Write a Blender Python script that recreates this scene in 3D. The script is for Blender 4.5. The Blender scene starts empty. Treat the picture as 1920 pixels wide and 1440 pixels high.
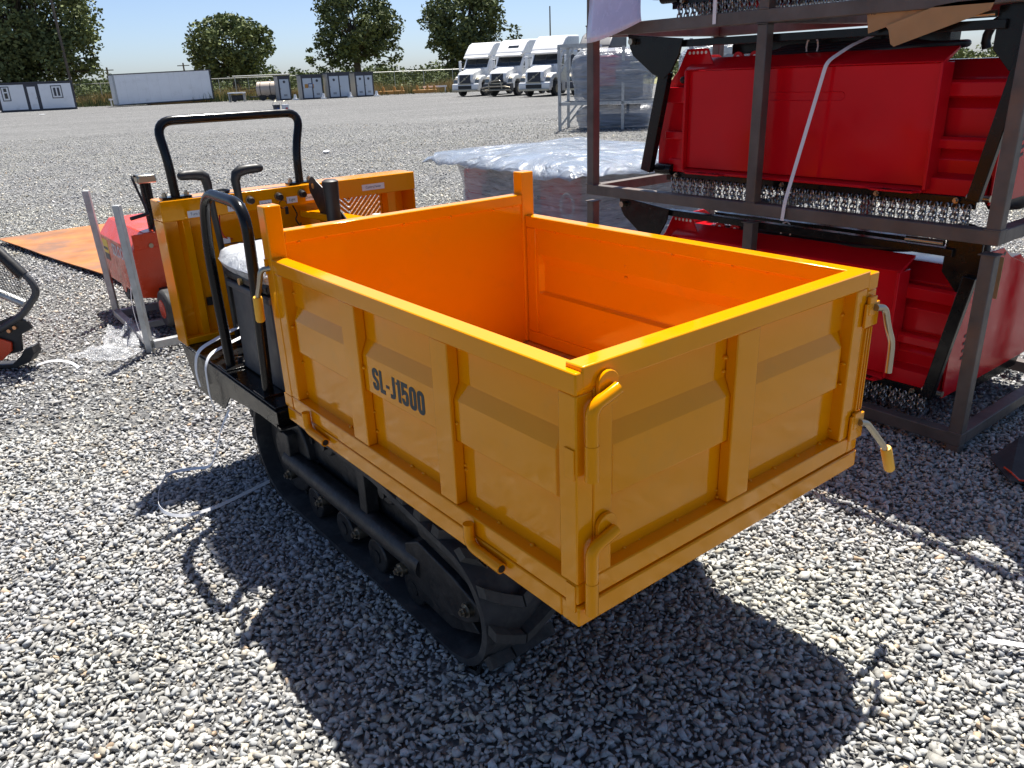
import bpy, bmesh, math, random
import numpy as np
from mathutils import Vector, Matrix, Quaternion, noise as mnoise
rad = math.radians
random.seed(7)
RNG = np.random.default_rng(11)
scene = bpy.context.scene
COL = scene.collection

# ------------------------------------------------------------------ camera
CAM = Vector((-0.9113, -0.9872, 1.6034))
YAW, PITCH, ROLL = rad(37.7203), rad(21.599), rad(-2.288)
FWD = Vector((math.sin(YAW)*math.cos(PITCH), math.cos(YAW)*math.cos(PITCH), -math.sin(PITCH)))
_r = FWD.cross(Vector((0, 0, 1))).normalized(); _u = _r.cross(FWD)
RIGHT = _r*math.cos(ROLL) + _u*math.sin(ROLL)
UP = -_r*math.sin(ROLL) + _u*math.cos(ROLL)
cd = bpy.data.cameras.new('camera'); cam = bpy.data.objects.new('camera', cd); COL.objects.link(cam)
cd.sensor_width = 36.0; cd.lens = 27.60; cd.clip_start = 0.05; cd.clip_end = 6000
mw = Matrix.Identity(4)
for i in range(3):
    mw[i][0] = RIGHT[i]; mw[i][1] = UP[i]; mw[i][2] = -FWD[i]; mw[i][3] = CAM[i]
cam.matrix_world = mw
scene.camera = cam

# ------------------------------------------------------------------ sky, sun, exposure
SUN_DIR = Vector((0.325, 0.2708, 1.0)).normalized()          # towards the sun
SUN_EL = math.asin(SUN_DIR.z)
SUN_AZ = math.atan2(SUN_DIR.x, SUN_DIR.y)                     # from +Y towards +X
world = bpy.data.worlds.new('World'); scene.world = world; world.use_nodes = True
wn = world.node_tree; wn.nodes.clear()
sky = wn.nodes.new('ShaderNodeTexSky'); sky.sky_type = 'NISHITA'; sky.sun_disc = False
sky.sun_elevation = SUN_EL; sky.sun_rotation = SUN_AZ
sky.altitude = 0; sky.air_density = 0.6; sky.dust_density = 1.0; sky.ozone_density = 4.0
bg = wn.nodes.new('ShaderNodeBackground'); bg.inputs[1].default_value = 0.074
wo = wn.nodes.new('ShaderNodeOutputWorld')
wn.links.new(sky.outputs[0], bg.inputs[0]); wn.links.new(bg.outputs[0], wo.inputs[0])
sl = bpy.data.lights.new('sun', 'SUN'); sl.energy = 5.0; sl.angle = rad(0.53); sl.color = (1.0, 0.955, 0.88)
so = bpy.data.objects.new('sun', sl); COL.objects.link(so)
so.rotation_euler = SUN_DIR.to_track_quat('Z', 'Y').to_euler(); so.location = (0, 0, 30)
vs = scene.view_settings
vs.view_transform = 'Standard'; vs.look = 'None'; vs.exposure = 1.08; vs.gamma = 1.0; vs.use_curve_mapping = False
cy = scene.cycles
cy.use_denoising = True
try: cy.denoiser = 'OPENIMAGEDENOISE'
except Exception: pass
cy.max_bounces = 10; cy.diffuse_bounces = 5; cy.glossy_bounces = 4; cy.transparent_max_bounces = 12
cy.transmission_bounces = 4; cy.sample_clamp_indirect = 6.0; cy.caustics_reflective = False; cy.caustics_refractive = False

# ------------------------------------------------------------------ materials
MATS = {}
def mat(name, col, tint=None, rough=0.5, metal=0.0, coat=0.0, coat_rough=0.06, var=0.12, vscale=4.0, bump=0.0, bscale=120.0,
        dirt=None, dirt_amt=0.0, dirt_scale=6.0, rvar=0.1, alpha=1.0, spec=0.5, attr=None, bdist=0.004, detail=5.0, dthr=0.55):
    """procedural surface: base colour varied by noise, optional wear of another colour, fine relief."""
    m = bpy.data.materials.new(name); m.use_nodes = True; nt = m.node_tree; N = nt.nodes; L = nt.links
    p = N['Principled BSDF']
    tc = N.new('ShaderNodeTexCoord')
    nz = N.new('ShaderNodeTexNoise'); nz.inputs['Scale'].default_value = vscale; nz.inputs['Detail'].default_value = detail
    L.new(tc.outputs['Object'], nz.inputs['Vector'])
    rmp = N.new('ShaderNodeMapRange'); rmp.inputs['From Min'].default_value = 0.25; rmp.inputs['From Max'].default_value = 0.75
    rmp.inputs['To Min'].default_value = 1.0-var; rmp.inputs['To Max'].default_value = 1.0+var
    L.new(nz.outputs['Fac'], rmp.inputs['Value'])
    mx = N.new('ShaderNodeVectorMath'); mx.operation = 'SCALE'
    if attr:
        at = N.new('ShaderNodeAttribute'); at.attribute_name = attr
        L.new(at.outputs['Color'], mx.inputs[0])
    else:
        mx.inputs[0].default_value = col[:3]
    L.new(rmp.outputs[0], mx.inputs['Scale'])
    out = mx.outputs[0]
    if dirt is not None:
        n2 = N.new('ShaderNodeTexNoise'); n2.inputs['Scale'].default_value = dirt_scale; n2.inputs['Detail'].default_value = 8.0
        n2.inputs['Roughness'].default_value = 0.65
        L.new(tc.outputs['Object'], n2.inputs['Vector'])
        r2 = N.new('ShaderNodeMapRange'); r2.inputs['From Min'].default_value = dthr; r2.inputs['From Max'].default_value = dthr+0.15
        r2.inputs['To Max'].default_value = dirt_amt
        L.new(n2.outputs['Fac'], r2.inputs['Value'])
        mc = N.new('ShaderNodeMix'); mc.data_type = 'RGBA'
        L.new(r2.outputs[0], mc.inputs['Factor']); L.new(out, mc.inputs[6]); mc.inputs[7].default_value = (*dirt[:3], 1)
        out = mc.outputs[2]
    L.new(out, p.inputs['Base Color'])
    rr = N.new('ShaderNodeMapRange'); rr.inputs['From Min'].default_value = 0.3; rr.inputs['From Max'].default_value = 0.7
    rr.inputs['To Min'].default_value = max(0.02, rough-rvar); rr.inputs['To Max'].default_value = min(1, rough+rvar)
    n3 = N.new('ShaderNodeTexNoise'); n3.inputs['Scale'].default_value = vscale*3.1; n3.inputs['Detail'].default_value = 4
    L.new(tc.outputs['Object'], n3.inputs['Vector']); L.new(n3.outputs['Fac'], rr.inputs['Value'])
    L.new(rr.outputs[0], p.inputs['Roughness'])
    p.inputs['Metallic'].default_value = metal
    p.inputs['Specular IOR Level'].default_value = spec
    p.inputs['Coat Weight'].default_value = coat; p.inputs['Coat Roughness'].default_value = coat_rough
    p.inputs['Alpha'].default_value = alpha
    if tint: p.inputs['Specular Tint'].default_value = (*tint, 1)
    if bump > 0:
        nb = N.new('ShaderNodeTexNoise'); nb.inputs['Scale'].default_value = bscale; nb.inputs['Detail'].default_value = 3
        L.new(tc.outputs['Object'], nb.inputs['Vector'])
        bn = N.new('ShaderNodeBump'); bn.inputs['Strength'].default_value = bump; bn.inputs['Distance'].default_value = bdist
        L.new(nb.outputs['Fac'], bn.inputs['Height']); L.new(bn.outputs[0], p.inputs['Normal'])
        if coat > 0: L.new(bn.outputs[0], p.inputs['Coat Normal'])
    MATS[name] = m
    return m

mat('yellow_paint', (0.80, 0.285, 0.0008), rough=0.10, coat=0.0, var=0.05, vscale=3, bump=0.12, bscale=45, bdist=0.0015, rvar=0.06, dirt=(0.60, 0.27, 0.03), dirt_amt=0.22, dirt_scale=9, dthr=0.56, spec=0.5, tint=(1.0, 0.72, 0.28))
mat('worn_floor', (0.50, 0.235, 0.035), rough=0.5, var=0.25, vscale=4, dirt=(0.14, 0.10, 0.07), dirt_amt=0.7, dirt_scale=5, dthr=0.5)
mat('yellow_grip', (0.85, 0.42, 0.02), rough=0.45, var=0.05)
mat('red_paint', (0.58, 0.006, 0.013), rough=0.16, spec=0.3, tint=(1.0, 0.5, 0.55), var=0.08, vscale=3, bump=0.10, bscale=25, bdist=0.002, rvar=0.08)
mat('orange_paint', (0.66, 0.058, 0.014), rough=0.25, var=0.06, vscale=4)
mat('black_paint', (0.006, 0.0062, 0.007), rough=0.22, var=0.25, vscale=6, bump=0.06, bscale=70, bdist=0.0015, rvar=0.08, spec=0.26, dirt=(0.05, 0.047, 0.043), dirt_amt=0.12, dirt_scale=9, dthr=0.6)
mat('grey_paint', (0.055, 0.057, 0.062), rough=0.5, var=0.15, vscale=5, dirt=(0.14, 0.13, 0.12), dirt_amt=0.3, dirt_scale=8)
mat('frame_black', (0.011, 0.011, 0.012), rough=0.5, var=0.3, vscale=9, bump=0.4, bscale=70, dirt=(0.07, 0.065, 0.06), dirt_amt=0.35, dirt_scale=14, dthr=0.52)
mat('rubber', (0.026, 0.026, 0.027), rough=0.72, var=0.3, vscale=8, bump=0.3, bscale=60, dirt=(0.075, 0.07, 0.064), dirt_amt=0.65, dirt_scale=11, dthr=0.47)
mat('rubber_dusty', (0.05, 0.048, 0.045), rough=0.8, var=0.3, vscale=14, bump=0.3, bscale=70, dirt=(0.022, 0.022, 0.022), dirt_amt=0.8, dirt_scale=16, dthr=0.5)
mat('soft_black', (0.008, 0.008, 0.009), rough=0.5, var=0.15, vscale=10, bump=0.1, bscale=200)
mat('zinc', (0.36, 0.325, 0.26), rough=0.32, metal=1.0, var=0.06, vscale=10, dirt=(0.40, 0.32, 0.2), dirt_amt=0.4, dirt_scale=9, rvar=0.04)
mat('galvanised', (0.42, 0.43, 0.43), rough=0.5, metal=0.75, var=0.2, vscale=14, dirt=(0.34, 0.26, 0.2), dirt_amt=0.4, dirt_scale=6)
mat('dark_steel', (0.115, 0.098, 0.086), rough=0.55, metal=0.35, var=0.3, vscale=7, bump=0.2, bscale=80, dirt=(0.19, 0.105, 0.065), dirt_amt=0.55, dirt_scale=5, dthr=0.54)
mat('chain_steel', (0.36, 0.35, 0.335), rough=0.34, metal=0.9, var=0.3, vscale=20)
mat('rust_plate', (0.36, 0.135, 0.038), rough=0.85, var=0.4, vscale=2.6, bump=0.3, bscale=40, dirt=(0.17, 0.095, 0.065), dirt_amt=0.85, dirt_scale=1.6, dthr=0.47)
mat('cardboard', (0.40, 0.235, 0.105), rough=0.85, var=0.12, vscale=9, bump=0.1, bscale=60, dirt=(0.2, 0.12, 0.06), dirt_amt=0.5, dirt_scale=7, dthr=0.6)
mat('white_strap', (0.72, 0.72, 0.73), rough=0.4, var=0.06)
mat('label_white', (0.78, 0.78, 0.78), rough=0.4, var=0.03)
mat('label_ink', (0.02, 0.035, 0.09), rough=0.5, var=0.03)
mat('decal_grey', (0.018, 0.032, 0.038), rough=0.4, var=0.08, spec=0.2)
mat('decal_white', (0.8, 0.8, 0.8), rough=0.4, var=0.05)
mat('decal_yellow', (0.80, 0.60, 0.03), rough=0.4, var=0.05)
mat('white_paint', (0.80, 0.80, 0.79), rough=0.32, coat=0.35, var=0.03, vscale=1.5)
mat('white_panel', (0.88, 0.88, 0.88), rough=0.45, var=0.04, vscale=1.0, dirt=(0.5, 0.48, 0.44), dirt_amt=0.3, dirt_scale=1.2)
mat('toilet_panel', (0.55, 0.60, 0.65), rough=0.45, var=0.05, vscale=1.0)
mat('toilet_side', (0.42, 0.41, 0.385), rough=0.55, var=0.06, vscale=1.0)
mat('charcoal_trim', (0.045, 0.047, 0.06), rough=0.5, var=0.1)
mat('dark_glass', (0.012, 0.017, 0.022), rough=0.08, coat=0.4, var=0.1)
mat('tank_tan', (0.55, 0.45, 0.36), rough=0.55, var=0.12, vscale=1.5, dirt=(0.25, 0.2, 0.15), dirt_amt=0.5, dirt_scale=1.5)
mat('amber_steel', (0.46, 0.22, 0.045), rough=0.6, var=0.15, vscale=1.5)
mat('wood_pole', (0.13, 0.105, 0.085), rough=0.9, var=0.2, vscale=2)
mat('bark', (0.075, 0.058, 0.045), rough=0.9, var=0.3, vscale=2)
mat('brass', (0.70, 0.50, 0.22), rough=0.3, metal=1.0, var=0.1)
mat('copper_bolt', (0.75, 0.38, 0.2), rough=0.35, metal=0.9, var=0.1)
mat('blue_paint', (0.03, 0.06, 0.22), rough=0.5, var=0.1)
mat('wire_red', (0.5, 0.02, 0.02), rough=0.45, var=0.05)
mat('paper', (0.60, 0.56, 0.72), rough=0.22, coat=0.3, var=0.10, vscale=8)
mat('bucket_white', (0.7, 0.72, 0.75), rough=0.45, var=0.05)
mat('leaf', (0.140, 0.165, 0.070), rough=0.55, var=0.45, vscale=0.9, detail=2)
mat('leaf_dark', (0.115, 0.138, 0.062), rough=0.55, var=0.45, vscale=0.8, detail=2)
mat('leaf_bush', (0.085, 0.105, 0.042), rough=0.6, var=0.4, vscale=0.5, detail=2)
mat('dry_grass', (0.38, 0.28, 0.13), rough=0.8, var=0.4, vscale=0.5, detail=3, dirt=(0.16, 0.19, 0.06), dirt_amt=0.8, dirt_scale=0.35, dthr=0.5)
mat('field', (0.22, 0.20, 0.09), rough=0.95, var=0.3, vscale=0.05, dirt=(0.10, 0.14, 0.045), dirt_amt=0.8, dirt_scale=0.03, dthr=0.45)
for nm in ('leaf', 'leaf_dark', 'leaf_bush', 'dry_grass'):
    p = MATS[nm].node_tree.nodes['Principled BSDF']
    p.inputs['Specular IOR Level'].default_value = 0.06
    p.inputs['Transmission Weight'].default_value = 0.0

def film(name, col, alpha, wscale=9.0, wstr=0.9, stretch=(1, 1, 1), rough=0.16, amin=None, dist=0.03):
    """clear stretch film / polythene: partly see-through, glossy, creased."""
    m = bpy.data.materials.new(name); m.use_nodes = True; nt = m.node_tree; N = nt.nodes; L = nt.links
    p = N['Principled BSDF']; tc = N.new('ShaderNodeTexCoord'); mp = N.new('ShaderNodeMapping')
    mp.inputs['Scale'].default_value = stretch; L.new(tc.outputs['Object'], mp.inputs[0])
    n1 = N.new('ShaderNodeTexNoise'); n1.inputs['Scale'].default_value = wscale; n1.inputs['Detail'].default_value = 6
    n1.inputs['Distortion'].default_value = 1.6; n1.inputs['Roughness'].default_value = 0.55
    L.new(mp.outputs[0], n1.inputs['Vector'])
    v = N.new('ShaderNodeTexVoronoi'); v.feature = 'DISTANCE_TO_EDGE'; v.inputs['Scale'].default_value = wscale*0.7
    ad = N.new('ShaderNodeVectorMath'); ad.operation = 'ADD'
    sc = N.new('ShaderNodeVectorMath'); sc.operation = 'SCALE'; sc.inputs['Scale'].default_value = 0.35
    L.new(n1.outputs['Color'], sc.inputs[0]); L.new(mp.outputs[0], ad.inputs[0]); L.new(sc.outputs[0], ad.inputs[1])
    L.new(ad.outputs[0], v.inputs['Vector'])
    mn = N.new('ShaderNodeMath'); mn.operation = 'MINIMUM'; mn.inputs[1].default_value = 0.25
    L.new(v.outputs['Distance'], mn.inputs[0])
    su = N.new('ShaderNodeMath'); su.operation = 'ADD'; L.new(n1.outputs['Fac'], su.inputs[0]); L.new(mn.outputs[0], su.inputs[1])
    b = N.new('ShaderNodeBump'); b.inputs['Strength'].default_value = wstr; b.inputs['Distance'].default_value = dist
    L.new(su.outputs[0], b.inputs['Height']); L.new(b.outputs[0], p.inputs['Normal'])
    p.inputs['Base Color'].default_value = (*col, 1); p.inputs['Roughness'].default_value = rough
    p.inputs['Specular IOR Level'].default_value = 0.8
    mr = N.new('ShaderNodeMapRange'); mr.inputs['From Min'].default_value = 0.35; mr.inputs['From Max'].default_value = 0.7
    mr.inputs['To Min'].default_value = alpha if amin is None else amin; mr.inputs['To Max'].default_value = alpha
    L.new(n1.outputs['Fac'], mr.inputs['Value']); L.new(mr.outputs[0], p.inputs['Alpha'])
    MATS[name] = m
film('film_sheet', (0.30, 0.34, 0.40), 0.92, wscale=2.6, wstr=0.9, rough=0.13, amin=0.6, dist=0.10)
film('film_wrap', (0.42, 0.45, 0.50), 0.80, wscale=5, wstr=0.8, stretch=(0.6, 0.6, 4.0), rough=0.2, amin=0.45, dist=0.03)
film('film_wrap_far', (0.38, 0.41, 0.46), 0.82, wscale=2.2, wstr=0.9, stretch=(0.5, 0.5, 3.0), rough=0.22, amin=0.5, dist=0.08)
film('film_seat', (0.80, 0.83, 0.88), 0.85, wscale=14, wstr=0.8, rough=0.2, amin=0.6, dist=0.012)
film('film_scrap', (0.75, 0.77, 0.80), 0.6, wscale=10, wstr=1.0, rough=0.15, amin=0.12, dist=0.03)

# gravel as a flat surface (far away the stones can no longer be told apart)
def gravel_surface():
    m = bpy.data.materials.new('gravel_surface'); m.use_nodes = True; nt = m.node_tree; N = nt.nodes; L = nt.links
    p = N['Principled BSDF']; p.inputs['Roughness'].default_value = 0.9
    g = N.new('ShaderNodeNewGeometry')
    v = N.new('ShaderNodeTexVoronoi'); v.inputs['Scale'].default_value = 30; L.new(g.outputs['Position'], v.inputs['Vector'])
    v2 = N.new('ShaderNodeTexVoronoi'); v2.inputs['Scale'].default_value = 9; L.new(g.outputs['Position'], v2.inputs['Vector'])
    r = N.new('ShaderNodeValToRGB'); L.new(v.outputs['Color'], r.inputs[0])
    e = r.color_ramp.elements
    e[0].position = 0.0; e[0].color = (0.07, 0.073, 0.078, 1); e[1].position = 1.0; e[1].color = (0.44, 0.425, 0.395, 1)
    a = e.new(0.25); a.color = (0.17, 0.175, 0.18, 1); b_ = e.new(0.6); b_.color = (0.29, 0.29, 0.287, 1)
    big = N.new('ShaderNodeTexNoise'); big.inputs['Scale'].default_value = 0.22; big.inputs['Detail'].default_value = 7; big.inputs['Roughness'].default_value = 0.6
    mp = N.new('ShaderNodeMapping'); mp.inputs['Rotation'].default_value = (0, 0, rad(-37)); mp.inputs['Scale'].default_value = (0.45, 1.6, 1)
    L.new(g.outputs['Position'], mp.inputs[0]); L.new(mp.outputs[0], big.inputs['Vector'])
    mr = N.new('ShaderNodeMapRange'); mr.inputs['From Min'].default_value = 0.3; mr.inputs['From Max'].default_value = 0.7
    mr.inputs['To Min'].default_value = 0.52; mr.inputs['To Max'].default_value = 0.74
    L.new(big.outputs['Fac'], mr.inputs['Value'])
    s = N.new('ShaderNodeVectorMath'); s.operation = 'SCALE'; L.new(r.outputs[0], s.inputs[0]); L.new(mr.outputs[0], s.inputs['Scale'])
    # paler and darker grain in place of stone relief, mostly stretched along the view
    for (lo, hi, st) in ((0.60, 1.40, (0.055, 0.32, 1)), (0.80, 1.20, (0.16, 0.9, 1)), (0.88, 1.12, (4.0, 0.8, 1))):
        nn = N.new('ShaderNodeTexNoise'); nn.inputs['Scale'].default_value = 1.0; nn.inputs['Detail'].default_value = 4; nn.inputs['Roughness'].default_value = 0.65
        m2 = N.new('ShaderNodeMapping'); m2.vector_type = 'TEXTURE'; m2.inputs['Rotation'].default_value = (0, 0, rad(-37.7)); m2.inputs['Scale'].default_value = st
        L.new(g.outputs['Position'], m2.inputs[0]); L.new(m2.outputs[0], nn.inputs['Vector'])
        q2 = N.new('ShaderNodeMapRange'); q2.inputs['From Min'].default_value = 0.33; q2.inputs['From Max'].default_value = 0.67
        q2.inputs['To Min'].default_value = lo; q2.inputs['To Max'].default_value = hi; L.new(nn.outputs['Fac'], q2.inputs['Value'])
        s2 = N.new('ShaderNodeVectorMath'); s2.operation = 'SCALE'; L.new(s.outputs[0], s2.inputs[0]); L.new(q2.outputs[0], s2.inputs['Scale']); s = s2
    mix = N.new('ShaderNodeMix'); mix.data_type = 'RGBA'; mix.inputs['Factor'].default_value = 0.15
    r3 = N.new('ShaderNodeValToRGB'); L.new(v2.outputs['Color'], r3.inputs[0])
    r3.color_ramp.elements[0].color = (0.13, 0.13, 0.13, 1); r3.color_ramp.elements[1].color = (0.30, 0.295, 0.28, 1)
    L.new(s.outputs[0], mix.inputs[6]); L.new(r3.outputs[0], mix.inputs[7]); L.new(mix.outputs[2], p.inputs['Base Color'])
    bn = N.new('ShaderNodeBump'); bn.inputs['Strength'].default_value = 1.0; bn.inputs['Distance'].default_value = 0.03
    inv = N.new('ShaderNodeMath'); inv.operation = 'MULTIPLY_ADD'; inv.inputs[1].default_value = -1.0; inv.inputs[2].default_value = 1.0
    L.new(v.outputs['Distance'], inv.inputs[0])
    sm = N.new('ShaderNodeMath'); sm.operation = 'ADD'; L.new(inv.outputs[0], sm.inputs[0])
    vv = N.new('ShaderNodeMath'); vv.operation = 'MULTIPLY'; vv.inputs[1].default_value = 1.2
    sp = N.new('ShaderNodeSeparateColor'); L.new(v.outputs['Color'], sp.inputs[0]); L.new(sp.outputs[1], vv.inputs[0]); L.new(vv.outputs[0], sm.inputs[1])
    L.new(sm.outputs[0], bn.inputs['Height']); L.new(bn.outputs[0], p.inputs['Normal'])
    MATS['gravel_surface'] = m
gravel_surface()
mat('stone', (0.3, 0.3, 0.3), rough=0.85, var=0.22, vscale=60, attr='stone_colour', bump=0.3, bscale=220, bdist=0.003, spec=0.3)

# ------------------------------------------------------------------ mesh helpers
class MB:
    """collects shapes; build() links them as ONE mesh object"""
    def __init__(s): s.v = []; s.f = []
    def add(s, vs, fs):
        n = len(s.v); s.v += [tuple(v) for v in vs]; s.f += [tuple(i+n for i in f) for f in fs]; return s
    def box(s, x0, x1, y0, y1, z0, z1):
        vs = [(x0,y0,z0),(x1,y0,z0),(x1,y1,z0),(x0,y1,z0),(x0,y0,z1),(x1,y0,z1),(x1,y1,z1),(x0,y1,z1)]
        return s.add(vs, [(0,3,2,1),(4,5,6,7),(0,1,5,4),(1,2,6,5),(2,3,7,6),(3,0,4,7)])
    def bar(s, a, b, w, h, up=(0,0,1)):
        """square bar from a to b, w across, h along up"""
        a = Vector(a); b = Vector(b); d = (b-a).normalized(); up = Vector(up)
        sd = d.cross(up)
        if sd.length < 1e-4: sd = d.cross(Vector((1,0,0)))
        sd.normalize(); u = sd.cross(d).normalized()
        vs = [p + sd*(i*w/2) + u*(j*h/2) for p in (a, b) for i, j in ((-1,-1),(1,-1),(1,1),(-1,1))]
        return s.add(vs, [(3,2,1,0),(4,5,6,7),(0,1,5,4),(1,2,6,5),(2,3,7,6),(3,0,4,7)])
    def prism(s, poly, axis, a, b):
        """polygon (2d) extruded along axis from a to b; poly axes: x->(y,z), y->(x,z), z->(x,y)"""
        n = len(poly)
        def pt(q, t):
            return {'x': (t, q[0], q[1]), 'y': (q[0], t, q[1]), 'z': (q[0], q[1], t)}[axis]
        vs = [pt(q, a) for q in poly] + [pt(q, b) for q in poly]
        fs = [tuple(range(n))[::-1], tuple(range(n, 2*n))] + [(i, (i+1) % n, n+(i+1) % n, n+i) for i in range(n)]
        return s.add(vs, fs)
    def tube(s, pts, r, n=10, caps=True, closed=False, hollow=0.0):
        pts = [Vector(p) for p in pts]; m = len(pts)
        rr = r if isinstance(r, (list, tuple)) else [r]*m
        tang = []
        for i in range(m):
            if closed: t = pts[(i+1) % m]-pts[i-1]
            else: t = pts[min(i+1, m-1)]-pts[max(i-1, 0)]
            tang.append(t.normalized())
        nrm = tang[0].orthogonal().normalized(); vs = []
        for i in range(m):
            nrm = (nrm - tang[i]*nrm.dot(tang[i])).normalized(); bi = tang[i].cross(nrm)
            for k in range(n):
                a = 2*math.pi*k/n; vs.append(pts[i] + (nrm*math.cos(a)+bi*math.sin(a))*rr[i])
        fs = []
        for i in range(m if closed else m-1):
            for k in range(n):
                j = (i+1) % m; fs.append((i*n+k, i*n+(k+1) % n, j*n+(k+1) % n, j*n+k))
        if caps and not closed:
            fs += [tuple(range(n))[::-1], tuple((m-1)*n+k for k in range(n))]
        return s.add(vs, fs)
    def cyl(s, a, b, r, n=16, r2=None): return s.tube([a, b], [r, r if r2 is None else r2], n)
    def ribbon(s, pts, w, t, side):
        """flat strap along pts, side = width direction"""
        pts = [Vector(p) for p in pts]; vs = []; m = len(pts)
        for i in range(m):
            d = (pts[min(i+1, m-1)]-pts[max(i-1, 0)]).normalized()
            sd = Vector(side[i] if isinstance(side, list) else side); sd = (sd - d*sd.dot(d)).normalized(); u = d.cross(sd)
            vs += [pts[i]+sd*w/2+u*t/2, pts[i]-sd*w/2+u*t/2, pts[i]-sd*w/2-u*t/2, pts[i]+sd*w/2-u*t/2]
        fs = [(0,1,2,3), tuple(4*(m-1)+k for k in (3,2,1,0))]
        for i in range(m-1):
            for k in range(4): fs.append((4*i+k, 4*i+4+k, 4*i+4+(k+1) % 4, 4*i+(k+1) % 4))
        return s.add(vs, fs)
    def ball(s, c, r, nu=12, nv=7):
        rx, ry, rz = r if isinstance(r, (tuple, list)) else (r, r, r)
        vs = [(c[0], c[1], c[2]+rz)]
        for i in range(1, nv):
            th = math.pi*i/nv
            for k in range(nu):
                a = 2*math.pi*k/nu; vs.append((c[0]+rx*math.sin(th)*math.cos(a), c[1]+ry*math.sin(th)*math.sin(a), c[2]+rz*math.cos(th)))
        vs.append((c[0], c[1], c[2]-rz)); e = len(vs)-1
        fs = [(0, 1+k, 1+(k+1) % nu) for k in range(nu)]
        for i in range(nv-2):
            for k in range(nu):
                a = 1+i*nu; fs.append((a+k, a+nu+k, a+nu+(k+1) % nu, a+(k+1) % nu))
        fs += [(e, 1+(nv-2)*nu+(k+1) % nu, 1+(nv-2)*nu+k) for k in range(nu)]
        return s.add(vs, fs)
    def mesh(s, name, off=(0,0,0), smooth=None):
        me = bpy.data.meshes.new(name)
        o = Vector(off)
        me.from_pydata([tuple(Vector(v)-o) for v in s.v], [], s.f); me.update()
        if smooth:
            me.shade_smooth(); me.set_sharp_from_angle(angle=rad(smooth))
        return me
    def build(s, name, m, parent=None, smooth=None, bevel=0, seg=2, off=None, kind=None):
        if off is None:
            q = parent; off = Vector((0,0,0))
            while q is not None: off = off + Vector(q.location); q = q.parent
        if bevel and not smooth: smooth = 30
        me = s.mesh(name, off, smooth); me.materials.append(MATS[m])
        o = bpy.data.objects.new(name, me); COL.objects.link(o); o.parent = parent
        if bevel:
            md = o.modifiers.new('bevel', 'BEVEL'); md.width = bevel; md.segments = seg; md.limit_method = 'ANGLE'; md.angle_limit = rad(32)
            md.harden_normals = False
        if kind: o['kind'] = kind
        return o

def thing(name, label, cat, loc=(0,0,0), rotz=0.0, group=None):
    o = bpy.data.objects.new(name, None); COL.objects.link(o); o.empty_display_size = 0.2
    o.location = loc; o.rotation_euler = (0, 0, rotz); tag(o, label, cat, group); return o
def tag(o, label, cat, group=None, kind=None):
    if label: o['label'] = label
    if cat: o['category'] = cat
    if group: o['group'] = group
    if kind: o['kind'] = kind
    return o
def link(name, me, parent=None, loc=(0,0,0), rot=None, scale=None):
    o = bpy.data.objects.new(name, me); COL.objects.link(o); o.parent = parent; o.location = loc
    if rot is not None: o.rotation_euler = rot
    if scale is not None: o.scale = scale
    return o
def dup(root, loc, rotz, label, group=None):
    def cp(o, par):
        c = o.copy(); COL.objects.link(c); c.parent = par
        for ch in o.children: cp(ch, c)
        return c
    r = cp(root, None); r.location = loc; r.rotation_euler = (0, 0, rotz); r['label'] = label
    if group: r['group'] = group
    return r
def arc(c, r, a0, a1, n, plane='yz'):
    out = []
    for i in range(n+1):
        a = rad(a0+(a1-a0)*i/n); p, q = r*math.cos(a), r*math.sin(a)
        out.append({'yz': (c[0], c[1]+p, c[2]+q), 'xz': (c[0]+p, c[1], c[2]+q), 'xy': (c[0]+p, c[1]+q, c[2])}[plane])
    return out
def fillet(pts, r, n=5):
    """round the corners of a polyline"""
    P = [Vector(p) for p in pts]; out = [P[0]]
    for i in range(1, len(P)-1):
        a, b, c = P[i-1], P[i], P[i+1]; d1 = (a-b); d2 = (c-b)
        t = min(r, d1.length*0.49, d2.length*0.49); s, e = b+d1.normalized()*t, b+d2.normalized()*t
        for k in range(n+1):
            u = k/n; out.append(s*(1-u)**2 + b*2*u*(1-u) + e*u*u)
    out.append(P[-1]); return out
def text_mesh(txt, size, depth=0.0006, offset=0.0, sx=1.0, align='CENTER'):
    cu = bpy.data.curves.new('lettering', 'FONT'); cu.body = txt; cu.size = size; cu.extrude = depth; cu.offset = offset
    cu.align_x = align; cu.align_y = 'CENTER'; cu.resolution_u = 3
    o = bpy.data.objects.new('lettering', cu); COL.objects.link(o)
    dg = bpy.context.evaluated_depsgraph_get(); dg.update()
    me = bpy.data.meshes.new_from_object(o.evaluated_get(dg))
    bpy.data.objects.remove(o); bpy.data.curves.remove(cu)
    me.transform(Matrix.Diagonal((sx, 1, 1, 1))); me.name = 'lettering'; return me
def lettering(txt, size, m, parent, loc, rot, name='lettering', **k):
    me = text_mesh(txt, size, **k); me.materials.clear(); me.materials.append(MATS[m])
    q = parent; off = Vector((0,0,0))
    while q is not None: off = off + Vector(q.location); q = q.parent
    return link(name, me, parent, Vector(loc)-off, rot)
YARD_O = Vector((-0.9113, -0.9872, 0)); YARD_A = rad(37.7203)       # origin and heading of the yard's own grid
F2 = Vector((math.sin(YARD_A), math.cos(YARD_A), 0)); R2 = Vector((math.cos(YARD_A), -math.sin(YARD_A), 0))
def yard(d, s, z=0.0):
    """place in the yard: d metres along the yard, s metres across it"""
    p = YARD_O + F2*d + R2*s; return Vector((p.x, p.y, z))
YROT = -YARD_A      # rotation that turns +X to R2 and +Y to F2
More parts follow.
